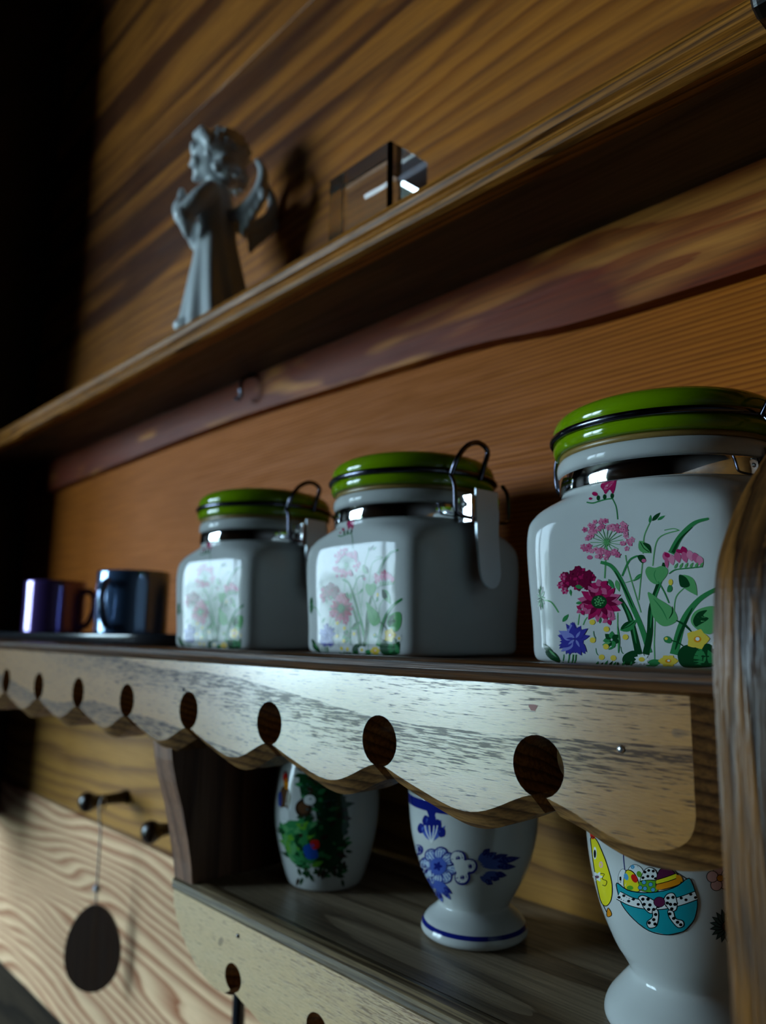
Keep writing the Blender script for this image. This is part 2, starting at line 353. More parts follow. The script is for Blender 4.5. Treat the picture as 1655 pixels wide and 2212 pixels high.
# live-edge rail on the wall under the shelf
rail_top, rb = .1852, [(-.905, .150), (-.75, .1535), (-.5, .1575), (-.35, .154), (-.25, .1505), (-.18, .1435), (XR, .1415)]
bm = bmesh.new(); rbp = spline(rb, 6)
A = [bm.verts.new((x, YW - .007, z)) for x, z in rbp]; B = [bm.verts.new((x, YW - .007, rail_top)) for x, z in rbp]
A2 = [bm.verts.new((x, YW, z - .0008)) for x, z in rbp]; B2 = [bm.verts.new((x, YW, rail_top)) for x, z in rbp]
for i in range(len(A) - 1):
    bm.faces.new((A[i], A[i + 1], B[i + 1], B[i])); bm.faces.new((A2[i], A2[i + 1], A[i + 1], A[i])); bm.faces.new((B[i], B[i + 1], B2[i + 1], B2[i])); bm.faces.new((A2[i], B2[i], B2[i + 1], A2[i + 1]))
bm.faces.new((A[0], B[0], B2[0], A2[0])); bm.faces.new((A[-1], B[-1], B2[-1], A2[-1]))
from_bm('wall_rail', bm, M['rail_pine'], us)
def side_board(name, prof, x0, x1, mat, parent, bev=.003):
    bm = bmesh.new(); n = len(prof)
    a = [bm.verts.new((x0, y, z)) for y, z in prof]; b = [bm.verts.new((x1, y, z)) for y, z in prof]
    bm.faces.new(a); bm.faces.new(b[::-1]); ed = []
    for i in range(n):
        bm.faces.new((a[i], b[i], b[(i + 1) % n], a[(i + 1) % n]))
    bm.edges.ensure_lookup_table()
    rim = [e for e in bm.edges if abs(e.verts[0].co.x - e.verts[1].co.x) < 1e-7]
    bmesh.ops.bevel(bm, geom=rim, offset=bev, segments=3, affect='EDGES', profile=.5)
    return from_bm(name, bm, mat, parent)
upb = [(YW, .178), (.225, .1755), (.214, .1742), (.206, .1720), (.2020, .1735), (.2000, .178), (.1995, .19), (.1995, .30), (.21, .33), (.24, .345), (YW, .35)]
side_board('side_board', upb, XR, XR + .016, M['dark_walnut'], us, .002)
hk = [(-.4541, YW - .008, .1845), (-.4541, YW - .016, .1800), (-.4541, YW - .018, .1730), (-.4548, YW - .017, .168), (-.4590, YW - .016, .1660), (-.4640, YW - .016, .1680)]
ho = empty('cup_hook', (-.4541, YW - .008, .1852), 'small dark screw hook under the upper shelf at the rail', 'hook')
tube('hook_wire', [tuple(np.array(q) - np.array((-.4541, YW - .008, .1852))) for q in spline(hk, 5)], .0013, M['black_wire'], ho)
tube('screw_collar', [(0, 0, .0), (0, 0, -.0016)], .0032, M['black_wire'], ho, 12)

# ------------------------------------------------------------------ carved wall shelf: middle shelf, scalloped apron, egg shelf, side boards
ws = empty('carved_shelf', (0, 0, 0), 'carved wooden wall shelf with scalloped aprons pierced by egg-shaped holes', 'shelf')
box('shelf_board', (XL, YA + .004, -.0150), (XR, YW, ZM), M['shelf_oak'], ws)
edge = [(YA + .010, -.0134), (YA - .0005, -.0134), (YA - .0030, -.0124), (YA - .0036, -.0104), (YA - .0030, -.0084), (YA - .0005, -.0073), (YA + .004, -.0072), (YA + .010, ZM)]
extrude_x('shelf_edge', edge, XL, XR, M['dark_edge'], ws)
S = .0630
def scallop_outline(holes, x_end0, x_end1, ztop, zhole, rx_, rz_, zcusp, depth, neck, end1_r=.012, end0=None):
    """outline of a pierced scalloped board, as (x, z, kind) with kind 'lobe' for edge points and 'hole' for the pierced openings; right to left along the bottom"""
    pts = []
    hs = sorted(holes)
    # start top-left, along the bottom edge to the right
    def lobe(xa, xb, za, zb, n=22, full=True):
        out = []
        for k in range(n + 1):
            s = k / n; zz = za + (zb - za) * s - depth * (math.sin(math.pi * s) ** 1.15 * (1 - .18 * math.sin(2 * math.pi * s)))
            out.append((xa + (xb - xa) * s, zz, 'lobe'))
        return out
    cur = None
    for i, hx in enumerate(hs):
        zc = zcusp; l, r = hx - neck / 2, hx + neck / 2
        if i == 0:
            pts += end0(l, zc) if end0 else lobe(x_end0, l, zc, zc)
        else: pts += lobe(cur, l, zc, zc)
        # around the opening, from the left of the neck clockwise to the right of it
        th0 = math.asin(min(.9, neck / 2 / rx_))
        for k in range(25):
            th = math.pi + th0 + (2 * math.pi - 2 * th0) * k / 24      # angle from +z, starting bottom-left going up the left side
            pts.append((hx + rx_ * math.sin(th), zhole + rz_ * math.cos(th), 'hole'))
        cur = r
    pts += [(cur, zcusp, 'lobe')]
    return pts, cur
def apron(name, pts, xl, ztop, y0, cham_y, cham_z, thick, mat, emat, parent, shift):
    """pts: full bottom outline left to right; the front face is inset from the back by the carved chamfer"""
    bm = bmesh.new()
    top0 = (pts[0][0], ztop); top1 = (pts[-1][0], ztop)
    out = pts
    F = [bm.verts.new((x, y0, z)) for x, z, k in out]; 
    C = [bm.verts.new((x + shift(x, z, k)[0], y0 + cham_y, z + shift(x, z, k)[1])) for x, z, k in out]
    Bk = [bm.verts.new((c.co.x, y0 + thick, c.co.z)) for c in C]
    tl, tr_ = bm.verts.new((top0[0], y0, ztop)), bm.verts.new((top1[0], y0, ztop))
    e0, e1 = shift(*out[0])[0], shift(*out[-1])[0]
    tlc, trc = bm.verts.new((top0[0] + e0, y0 + cham_y, ztop)), bm.verts.new((top1[0] + e1, y0 + cham_y, ztop))
    tlb, trb = bm.verts.new((top0[0] + e0, y0 + thick, ztop)), bm.verts.new((top1[0] + e1, y0 + thick, ztop))
    fl, bl = [tl] + F + [tr_], [tlb] + Bk + [trb]
    tris = tessellate_polygon([[Vector((q_.co.x, q_.co.z, 0)) for q_ in fl]])
    for t3 in tris: bm.faces.new([fl[i] for i in t3])
    tris = tessellate_polygon([[Vector((q_.co.x, q_.co.z, 0)) for q_ in bl]])
    for t3 in tris: bm.faces.new([bl[i] for i in t3])
    edges = []
    for i in range(len(F) - 1):
        edges.append(bm.faces.new((F[i], F[i + 1], C[i + 1], C[i]))); edges.append(bm.faces.new((C[i], C[i + 1], Bk[i + 1], Bk[i])))
    for a, b, c, d in ((tl, F[0], C[0], tlc), (tlc, C[0], Bk[0], tlb), (tr_, F[-1], C[-1], trc), (trc, C[-1], Bk[-1], trb), (tl, tr_, trc, tlc), (tlc, trc, trb, tlb)):
        edges.append(bm.faces.new((a, b, c, d)))
    for f in edges: f.material_index = 1
    bmesh.ops.recalc_face_normals(bm, faces=bm.faces)
    o = from_bm(name, bm, mat, parent); o.data.materials.append(emat)
    return o
holes = [-.7208 * YA - S * i for i in range(12)]
pts, cur = scallop_outline([h for h in holes], XL + .02, 0, -.0128, -.0347, .0083, .0082, -.0424, .0078, .0048)
# last lobe, rounded at its free end
end = spline([(cur, -.0424), (-.1165, -.0447), (-.1085, -.0478), (-.0995, -.0497), (-.0920, -.0490), (-.0865, -.0462), (-.0842, -.0415), (-.0840, -.034), (-.0840, -.0134)], 5)
pts += [(x, z, 'end') for x, z in end[1:]]
def sh(x, z, k):
    if k == 'hole': return (0, 0)
    if k == 'end':
        t = max(0, min(1, (x + .100) / .016)); return (.0085 * t, -.0056 * (1 - t * .25 if z < -.038 else .0))
    return (0, -.0056)
ap = apron('apron', pts, XL + .02, -.0134, YA, .0062, 0, .0210, M['apron_ash'], M['edge_ash'], ws, sh)
def nailhead(x, z, r, par, y=YA, mat='nail'):
    v = lathe('nail_head', [(0, r), (.0003, r * .95), (.0006, r * .5), (.0007, 0.0001)], M[mat], par, 14, sub=1)
    v.location = (x, y - .00005, z); v.rotation_euler = (math.radians(90), 0, 0)
nailhead(-.1021, -.0274, .0010, ap)
nailhead(-.3210, -.0262, .0008, ap, mat='black_wire')
rs = mesh('red_stain', [(-.1283 + .0013 * math.cos(t) * (1 + .3 * math.sin(3 * t)), YA - .00006, -.0194 + .0011 * math.sin(t) * (1 + .25 * math.cos(2 * t))) for t in [i * .4189 for i in range(15)]], [tuple(range(15))], glaze('red_stain', lin(150, 60, 30), .5), ap)
# right and left side boards: flat below, curving back to the wall above the shelf
curve = [(.1543, -.20), (.1543, -.17), (.1543, -.14), (.1544, -.11), (.1545, -.08), (.1546, -.05), (.1547, -.03), (.1548, -.016), (.1550, -.0057), (.1562, .0026), (.1584, .0121), (.1616, .0182), (.1683, .0259), (.1769, .0338), (.1861, .0407), (.198, .049), (.215, .0585), (.24, .067), (.27, .072), (YW, .073)]
def cv(zb): 
    c = [(y, z) for y, z in curve if z > zb + .02]
    return [(YW, zb), (.185, zb), (.165, zb + .006), (.156, zb + .016)] + [tuple(q) for q in spline(c, 4)]
side_board('side_board', cv(-.235), XR, XR + .013, M['side_oak'], ws, .0022)
lft = [(YW, -.205), (.105, -.205), (.075, -.190), (.061, -.155), (.06, -.12), (.06, .20), (.05, .24), (.03, .26), (.0, .27), (-.02, .30), (-.02, 1.20), (YW, 1.20)]  # forward reach is out of view, shaped to block window light from the left wall
ub = empty('upright_board', (0, 0, 0), 'tall dark upright board closing the shelves at their far end, deepened out of view to shade the wall', 'board')
side_board('board', lft, XL - .016, XL, M['dark_walnut'], ub, .002)
# egg shelf
box('egg_shelf_board', (-.3555, YL + .0095, -.1236), (XR, YW, ZE - .0004), M['egg_oak'], ws)
elip = [(YL + .0090, -.1234), (YL + .0008, -.1234), (YL, -.1222), (YL + .0002, -.1190), (YL + .0022, -.1172), (YL + .0052, -.1168), (YL + .0080, -.1176), (YL + .0090, -.1186)]
extrude_x('egg_shelf_lip', elip, -.3570, XR, wood('grey_oak', lin(150, 126, 92), lin(84, 62, 38), freq=380, warp=8, seed=5.5, rough=.34, fine_amt=.6, fine=(45, 1500, 1500)), ws)
pnl = [(YW, -.0150), (.1800, -.0150), (.1800, -.05), (.1815, -.060), (.1840, -.070), (.1880, -.082), (.1915, -.096), (.1940, -.108), (.1952, -.1172), (YW, -.1172)]
side_board('egg_shelf_end', pnl, -.3560, -.3380, M['panel_oak'], ws, .001)
# lower apron with its own row of holes
lh = [-.3018 + .0580 * i for i in range(4)]
def end0(l, zc):
    q = spline([(-.3572, -.1236), (-.3555, -.1310), (-.3480, -.1405), (-.3350, -.1495), (-.3200, -.1545), (-.3090, -.1545), (l, zc)], 6)
    return [(x, z, 'lobe') for x, z in q]
lp, lc = scallop_outline(lh, 0, 0, -.1236, -.1463, .0064, .0056, -.1520, .0060, .0040, end0=end0)
q = spline([(lc, -.1520), (-.115, -.1560), (-.100, -.1585), (-.088, -.155), (-.082, -.148), (-.082, -.1236)], 5)
lp += [(x, z, 'end') for x, z in q[1:]]
def sh2(x, z, k):
    if k == 'hole' or z > -.142: return (0, 0)
    return (0, -.0018)
la = apron('lower_apron', lp, 0, -.1234, YL + .0010, .0030, 0, .0105, M['lower_ash'], M['edge_ash'], ws, sh2)
nailhead(-.2990, -.1288, .0009, la, y=YL + .001, mat='black_wire')

# ------------------------------------------------------------------ printed decoration: vector shapes laid on a glazed surface
def rays(px, py):
    d = np.stack([(px - CX) / FP, (py - CY) / FP, np.ones_like(px)]); return (RW @ d).T
class Surf:
    """surface of a jar or cup: centre, turn, and rings (z, r, n)"""
    def __init__(s, c, rz, prof, sub=4):
        pr = [(p + (2.0,))[:3] if len(p) == 2 else p for p in prof]
        pr = np.array(spline(pr, sub) if sub > 1 else pr, float); s.z, s.r, s.n = pr[:, 0], pr[:, 1], np.maximum(pr[:, 2], 2)
        s.c = np.array(c, float); s.cs, s.sn = math.cos(-rz), math.sin(-rz)
    def loc(s, d): return np.stack([d[:, 0] * s.cs - d[:, 1] * s.sn, d[:, 0] * s.sn + d[:, 1] * s.cs, d[:, 2]], 1)
    def F(s, p):
        n = np.interp(p[:, 2], s.z, s.n); h = np.interp(p[:, 2], s.z, s.r)
        return (np.abs(p[:, 0]) ** n + np.abs(p[:, 1]) ** n) ** (1 / n) / h - 1
    def hit(s, px, py, off):
        d = s.loc(rays(px, py)); o = s.loc(np.array([-s.c]))[0]
        tm = -(o @ d.T) / (d ** 2).sum(1)
        t0 = tm - .07; best = np.full(len(px), np.inf); tb = tm.copy(); found = np.zeros(len(px), bool); lo_ = tm.copy()
        prev = None; N = 160
        for i in range(N + 1):
            t = t0 + .09 * i / N; f = s.F(o + d * t[:, None])
            m = f < best; best[m] = f[m]; tb[m & ~found] = t[m & ~found]
            h = (f < 0) & ~found
            lo_[h] = t[h]; found |= h
        a, b = lo_ - .09 / N, lo_.copy()
        for _ in range(14):
            m_ = (a + b) / 2; ins = s.F(o + d * m_[:, None]) < 0; b = np.where(ins, m_, b); a = np.where(ins, a, m_)
        t = np.where(found, b, tb); p = o + d * t[:, None]
        f = s.F(p); k = 1 / (1 + f)
        p[:, :2] *= k[:, None]; rr = np.linalg.norm(p[:, :2], axis=1); p[:, :2] *= (1 + off / np.maximum(rr, 1e-4))[:, None]
        return p
class Print:
    def __init__(s, ox, oy, sc): s.ox, s.oy, s.sc = ox, oy, sc; s.sh = []; s.g = 0
    def poly(s, pts, col, g=None):
        s.g += 1
        s.sh.append((col, [tuple(p) for p in pts], s.g if g is None else g))
    def smooth(s, pts, col, n=5): s.poly([tuple(q) for q in spline(pts, n, True)], col)
    def ell(s, x, y, rx, ry=None, col='black', rot=0, n=20, a0=0, a1=2 * math.pi):
        ry = ry or rx; c, sn = math.cos(rot), math.sin(rot); pts = []
        for k in range(n):
            t = a0 + (a1 - a0) * k / (n if a1 - a0 > 6.2 else n - 1); u, v = rx * math.cos(t), ry * math.sin(t)
            pts.append((x + u * c - v * sn, y + u * sn + v * c))
        s.poly(pts, col)
    def stroke(s, pts, w, col, taper=True, n=6):
        q = spline(pts, n); L, R = [], []
        for i, p in enumerate(q):
            t = q[min(i + 1, len(q) - 1)] - q[max(i - 1, 0)]; t = t / (np.linalg.norm(t) + 1e-9); nn = np.array([-t[1], t[0]])
            u = i / (len(q) - 1); ww = (w[0] + (w[1] - w[0]) * u if hasattr(w, '__len__') else (w * (1 - .75 * abs(2 * u - 1) ** 2) if taper else w)) / 2
            L.append(p + nn * ww); R.append(p - nn * ww)
        s.g += 1; gid = s.g
        for i in range(len(q) - 1): s.poly([L[i], L[i + 1], R[i + 1], R[i]], col, gid)
    def leaf(s, a, b, w, col, bend=0.0, rib=None):
        a, b = np.array(a, float), np.array(b, float); t = b - a; nn = np.array([-t[1], t[0]]) / (np.linalg.norm(t) + 1e-9)
        L, R = [], []
        for k in range(9):
            u = k / 8; m = a + t * u + nn * bend * math.sin(math.pi * u); ww = w / 2 * math.sin(math.pi * u ** .8)
            L.append(m + nn * ww); R.append(m - nn * ww)
        s.poly(L + R[::-1][1:-1], col)
        if rib: s.stroke([a + t * .1, a + t * .5 + nn * bend, a + t * .85 + nn * bend * .4], w * .09, rib, False, 4)
    def flower(s, x, y, r, petals, col, col2=None, cen=None, cr=.3, sq=1.0, rot=0.0, wid=None):
        for k in range(petals):
            th = rot + 2 * math.pi * k / petals; wd = wid or r * 2.2 / petals * 1.25
            s.leaf((x + r * .12 * math.cos(th), y + r * .12 * sq * math.sin(th)), (x + r * math.cos(th), y + r * sq * math.sin(th)), wd, col if (k % 2 == 0 or not col2) else col2)
        if cen: s.ell(x, y, r * cr, r * cr * sq, cen)
    def build(s, name, surf, parent, maxlen=12, base=.00008, step=.000008):
        v, f, mi = [], [], []; offs = []; cols = []
        # a shape lies just above those already printed under it
        box_ = {}
        for col, pts, g_ in s.sh:
            a = np.array(pts); l_, h_ = a.min(0), a.max(0)
            if g_ in box_: box_[g_] = (np.minimum(box_[g_][0], l_), np.maximum(box_[g_][1], h_))
            else: box_[g_] = (l_, h_)
        gl_, lay = [], {}; bl = np.zeros((0, 4)); ll = np.zeros(0)
        for g_, (l_, h_) in box_.items():
            m = (bl[:, 0] < h_[0]) & (bl[:, 2] > l_[0]) & (bl[:, 1] < h_[1]) & (bl[:, 3] > l_[1]) if len(bl) else np.zeros(0, bool)
            lay[g_] = (ll[m].max() + 1) if m.any() else 0
            bl = np.vstack([bl, [[l_[0], l_[1], h_[0], h_[1]]]]); ll = np.append(ll, lay[g_])
        step = min(step, .00022 / max(1, ll.max()))
        for col, pts, g_ in s.sh:
            li = lay[g_]
            if col not in cols: cols.append(col)
            ci = cols.index(col); P = [((x / s.sc) + s.ox, (y / s.sc) + s.oy) for x, y in pts]
            tris = tessellate_polygon([[Vector((x, y, 0)) for x, y in P]]) if len(P) > 3 else [(0, 1, 2)]
            vid = {}
            def add(p):
                k = (round(p[0], 3), round(p[1], 3))
                if k not in vid: vid[k] = len(v); v.append(p); offs.append(base + step * li)
                return vid[k]
            st = [(P[a], P[b], P[c]) for a, b, c in tris]
            while st:
                a, b, c = st.pop(); ls = [math.dist(a, b), math.dist(b, c), math.dist(c, a)]; m = max(ls)
                if m > maxlen:
                    i = ls.index(m); a, b, c = [(a, b, c), (b, c, a), (c, a, b)][i]; mid = ((a[0] + b[0]) / 2, (a[1] + b[1]) / 2)
                    st += [(a, mid, c), (mid, b, c)]
                else: 
                    ia, ib, ic = add(a), add(b), add(c)
                    if len({ia, ib, ic}) == 3: f.append((ia, ib, ic)); mi.append(ci)
        v = np.array(v); p = surf.hit(v[:, 0], v[:, 1], np.array(offs))
        me = bpy.data.meshes.new(name); me.from_pydata(p.tolist(), [], f); 
        for c in cols: me.materials.append(M['p_' + c])
        me.polygons.foreach_set('material_index', mi); me.update()
        # face outwards
        bm = bmesh.new(); bm.from_mesh(me)
        for fc in bm.faces:
            ct = fc.calc_center_median()
            if fc.normal.dot(Vector((ct.x, ct.y, 0))) < 0: fc.normal_flip()
            fc.smooth = True
        bm.to_mesh(me); bm.free()
        return link(name, me, None, parent)

# ------------------------------------------------------------------ clip-top jars
JR = .0373
JB = [(0, .0300, 8), (.0008, .0335, 8), (.003, .0352, 9), (.012, .0355, 9), (.030, .0364, 9), (.039, .0367, 8.8), (.0455, .0366, 7.6), (.0492, .0361, 5.4), (.0522, .0356, 3.4), (.0546, .0351, 2.3), (.0564, .0350, 2), (.0576, .0349, 2), (.0632, .0349, 2)]
JC = [(-.1215, .2455, ZM), (-.2433, .245, ZM), (-.363, .245, ZM)]
JROT = [math.radians(2), math.radians(0), math.radians(5)]
def make_jar():
    j = empty('clip_top_jar', JC[0], 'x', 'jar', JROT[0], 'clip-top jars on the middle shelf')
    b = lathe('jar_body', JB, M['porcelain'], j, 128, sub=5)
    lathe('neck_ring', [(.0634, .0330), (.0637, .0353), (.0650, .0362), (.0672, .0362), (.0690, .0352), (.0692, .0330)], M['porcelain'], j, 96, sub=3)
    lathe('metal_band', [(.0570, .0345), (.0570, .0355), (.0573, .03565), (.0629, .03565), (.0632, .0355), (.0632, .0345)], M['chrome'], j, 96, sub=1)
    lathe('rubber_seal', [(.0690, .0335), (.0692, .0350), (.0701, .0354), (.0711, .0350), (.0713, .0335)], M['rubber'], j, 64, sub=2)
    lathe('lid', [(.0709, .0330), (.0711, .0362), (.0720, .0371), (.0738, .0374), (.0754, .0369), (.0764, .0361), (.0775, .0366), (.0789, .0372), (.0808, .0371), (.0834, .0355), (.0856, .0315), (.0872, .0245), (.0881, .012), (.0883, .0004)], M['lid_green'], j, 96, sub=3)
    ring = [(.0375 * math.cos(t), .0375 * math.sin(t), .0765) for t in [2 * math.pi * k / 72 for k in range(72)]]
    w = tube('wire_bail', ring, .00125, M['black_wire'], j, 10, True)
    tube('lid_loop', spline([(.0372, -.0150, .0745), (.0405, -.0150, .0805), (.0408, -.0094, .0868), (.0410, -.0019, .0896), (.0408, .0042, .0871), (.0400, .0030, .0805), (.0378, .0028, .0745)], 6), .00115, M['black_wire'], w, 8)
    c = tube('clip_wire', spline([(.0385, -.0170, .0740), (.0412, -.0174, .0690), (.0415, -.0172, .0600), (.0418, -.0150, .0572), (.0420, -.006, .0566), (.0420, .006, .0566), (.0418, .0150, .0572), (.0415, .0172, .0600), (.0412, .0174, .0690), (.0385, .0170, .0740)], 5), .0009, M['black_wire'], j, 8)
    # pressed steel lever hanging on the side, with rounded lower end
    lv = bmesh.new(); o2 = []
    for k in range(13):
        t = math.pi * k / 12; o2.append((-.0066 * math.cos(t) , .0345 - .0066 * math.sin(t)))
    out = [(-.0072, .0690)] + [(-.0070, .050)] + o2 + [(.0070, .050), (.0072, .0690)]
    front = [lv.verts.new((.0440 + .0016 * max(0, (.052 - z) / .02), y, z)) for y, z in out]; bk = [lv.verts.new((q_.co.x - .0011, q_.co.y, q_.co.z)) for q_ in front]
    n = len(out); lv.faces.new(front); lv.faces.new(bk[::-1])
    for i in range(n): lv.faces.new((front[i], bk[i], bk[(i + 1) % n], front[(i + 1) % n]))
    ed = [e for e in lv.edges if abs(e.verts[0].co.x - e.verts[1].co.x) < .0010]
    bmesh.ops.bevel(lv, geom=ed, offset=.0003, segments=2, affect='EDGES')
    from_bm('clip_lever', lv, M['steel'], j)
    # bracket plate on the band, with wire eye
    bp = box('clip_bracket', (.0350, -.0098, .0548), (.0366, .0098, .0665), M['chrome'], j, bev=.0005)
    box('bracket_cheek', (.0360, -.0092, .0548), (.0432, -.0080, .0665), M['chrome'], bp, bev=.0004)
    box('bracket_cheek', (.0360, .0080, .0548), (.0432, .0092, .0665), M['chrome'], bp, bev=.0004)
    r_ = lathe('rivet', [(0, .0013), (.0005, .0012), (.0009, .0006), (.001, .0001)], M['nail'], bp, 12, sub=1); r_.location = (.0395, -.0092, .0625); r_.rotation_euler = (math.radians(90), 0, 0)
    # hinge at the opposite side
    hb = box('hinge', (-.0385, -.0055, .0572), (-.0352, .0055, .0632), M['black_wire'], j, bev=.0006)
    tube('hinge_wire', spline([(-.0372, -.0065, .0765), (-.0392, -.0065, .0715), (-.0384, -.0065, .0625), (-.0380, 0, .0605), (-.0384, .0065, .0625), (-.0392, .0065, .0715), (-.0372, .0065, .0765)], 5), .0008, M['black_wire'], hb, 8)
    return j
jar = make_jar()
P = Print(1100, 800, 2.982)
# stems and blades first
P.stroke([(665, 825), (690, 880), (700, 960)], 7, 'green', False)
P.stroke([(500, 850), (540, 855), (575, 845), (620, 832), (665, 826)], 9, 'green', False)
for x, y in ((575, 822), (616, 815), (664, 808)): P.ell(x, y, 11, 17, 'dgreen')
P.smooth([(590, 748), (602, 722), (640, 708), (688, 698), (686, 745), (670, 795), (648, 768), (622, 797), (606, 772)], 'magenta')
P.leaf((610, 770), (680, 710), 26, 'pink'); P.ell(553, 796, 19, 13, 'magenta', .3); P.ell(525, 826, 11, 8, 'magenta')
P.stroke([(628, 1120), (622, 1230), (616, 1340)], 9, 'lgreen', False)
for a in [(905, 985, 870, 1070, 863, 1180), (1095, 1030, 960, 1085, 925, 1260), (750, 1190, 770, 1290, 850, 1560), (860, 1230, 850, 1330, 835, 1480), (700, 1560, 700, 1700, 705, 1810), (940, 1600, 935, 1760, 940, 1900), (1130, 1400, 1075, 1460, 1062, 1560), (455, 1570, 450, 1600, 445, 1640), (505, 1590, 490, 1610, 478, 1640)]:
    P.stroke([(a[0], a[1]), (a[2], a[3]), (a[4], a[5])], 7, 'lgreen', False)
P.stroke([(1000, 1030), (1060, 1020), (1097, 1032)], 6, 'lgreen', False)
P.stroke([(1285, 955), (1190, 985), (1100, 1075), (1045, 1180)], (14, 46), 'green'); P.stroke([(1180, 1010), (1100, 1090), (1055, 1175)], (4, 22), 'dgreen')
P.stroke([(590, 1236), (660, 1262), (720, 1350), (780, 1490), (850, 1650), (905, 1820)], (20, 36), 'green'); P.stroke([(680, 1290), (740, 1400), (800, 1530)], 12, 'dgreen')
P.stroke([(715, 1470), (780, 1600), (835, 1830)], (22, 46), 'dgreen'); P.stroke([(740, 1500), (790, 1620), (820, 1760)], 14, 'green')
P.stroke([(1000, 1240), (960, 1380), (915, 1530), (905, 1700), (880, 1830)], (22, 44), 'dgreen'); P.stroke([(990, 1340), (930, 1500), (910, 1660)], 14, 'green')
P.stroke([(1350, 1400), (1220, 1480), (1120, 1620), (1062, 1830)], (22, 56), 'green'); P.stroke([(1180, 1530), (1110, 1680), (1070, 1800)], 20, 'dgreen')
P.stroke([(830, 1195), (775, 1225), (728, 1325)], 12, 'green', False); P.smooth([(828, 1195), (862, 1190), (880, 1222), (862, 1243), (838, 1225)], 'dgreen'); P.ell(868, 1226, 14, 12, 'pink')
P.leaf((905, 985), (912, 930), 18, 'green'); P.leaf((920, 970), (975, 915), 26, 'dgreen'); P.leaf((955, 965), (1005, 935), 18, 'green')
P.leaf((838, 1098), (918, 1178), 62, 'lgreen', 12, 'dgreen'); P.leaf((860, 1110), (915, 1180), 26, 'dgreen', -14)
P.leaf((640, 1345), (680, 1410), 26, 'green'); P.leaf((690, 1350), (710, 1425), 30, 'lgreen'); P.leaf((855, 1310), (800, 1360), 24, 'green'); P.stroke([(740, 1370), (800, 1352), (850, 1318)], 6, 'lgreen')
# heart leaves
P.smooth([(878, 1300), (895, 1265), (940, 1272), (985, 1260), (1022, 1285), (1010, 1330), (955, 1378), (905, 1355)], 'lgreen'); P.stroke([(955, 1370), (935, 1320), (945, 1285)], 6, 'green')
P.smooth([(895, 1428), (960, 1470), (1050, 1530), (1085, 1602), (1040, 1640), (985, 1645), (930, 1590), (908, 1500)], 'lgreen'); P.stroke([(930, 1470), (985, 1540), (1020, 1610)], 8, 'green'); P.stroke([(1050, 1520), (1052, 1560), (1030, 1600)], 9, 'dgreen')
P.stroke([(960, 1360), (1000, 1430), (1030, 1500)], 8, 'green', False); P.stroke([(1075, 1610), (1130, 1640), (1180, 1690)], 14, 'dgreen')
P.leaf((1095, 1318), (1212, 1452), 84, 'lgreen', -10); P.smooth([(1095, 1318), (1140, 1335), (1165, 1385), (1130, 1400), (1100, 1385)], 'dgreen')
P.smooth([(1022, 1395), (1038, 1380), (1052, 1405), (1040, 1428), (1018, 1425)], 'green'); P.ell(1040, 1365, 14, 20, 'yellow')
P.smooth([(1170, 1620), (1190, 1560), (1250, 1528), (1320, 1520), (1350, 1560), (1340, 1650), (1290, 1700), (1215, 1672)], 'lgreen')
P.smooth([(1185, 1610), (1215, 1560), (1275, 1545), (1250, 1580), (1285, 1600), (1225, 1640), (1200, 1650)], 'dgreen')
# freesia at the right
for i, (x, y, c) in enumerate([(1010, 1200, 'pink'), (1045, 1215, 'lpink'), (1085, 1200, 'pink'), (1125, 1165, 'magenta'), (1130, 1200, 'pink'), (1165, 1190, 'lpink'), (1200, 1205, 'pink'), (1228, 1225, 'lpink')]):
    P.leaf((x - 10, y - 32), (x + 12, y + 42), 44, c)
P.ell(1018, 1190, 20, 14, 'magenta', .6); P.ell(1095, 1165, 22, 12, 'magenta', .3); P.leaf((1010, 1215), (1020, 1275), 26, 'pink')
P.stroke([(1030, 1310), (1070, 1285), (1150, 1275), (1245, 1265)], 8, 'green', False)
for k in range(6): P.leaf((1065 + 33 * k, 1278 - 2 * k), (1085 + 33 * k, 1240 - 1 * k), 16, 'lgreen')
# pink umbel
rnd = random.Random(3)
for k in range(17): 
    th = 2 * math.pi * k / 17; P.stroke([(628, 1108), (628 + 55 * math.cos(th), 1100 + 48 * math.sin(th)), (628 + 105 * math.cos(th), 1092 + 88 * math.sin(th))], 4, 'lgreen', False, 3)
for k in range(62):
    th = rnd.uniform(0, 2 * math.pi); r = rnd.uniform(.58, 1.0)
    P.flower(628 + 168 * r * math.cos(th), 1088 + 126 * r * math.sin(th), rnd.uniform(15, 23), 5, 'lpink' if k % 3 else 'pink', 'pink' if k % 2 else None, 'magenta' if k % 4 == 0 else None, .25, rot=rnd.random() * 6, wid=15)
P.ell(520, 1205, 18, 14, 'pink'); P.ell(570, 1200, 16, 13, 'lpink'); P.flower(630, 1110, 26, 8, 'lgreen')
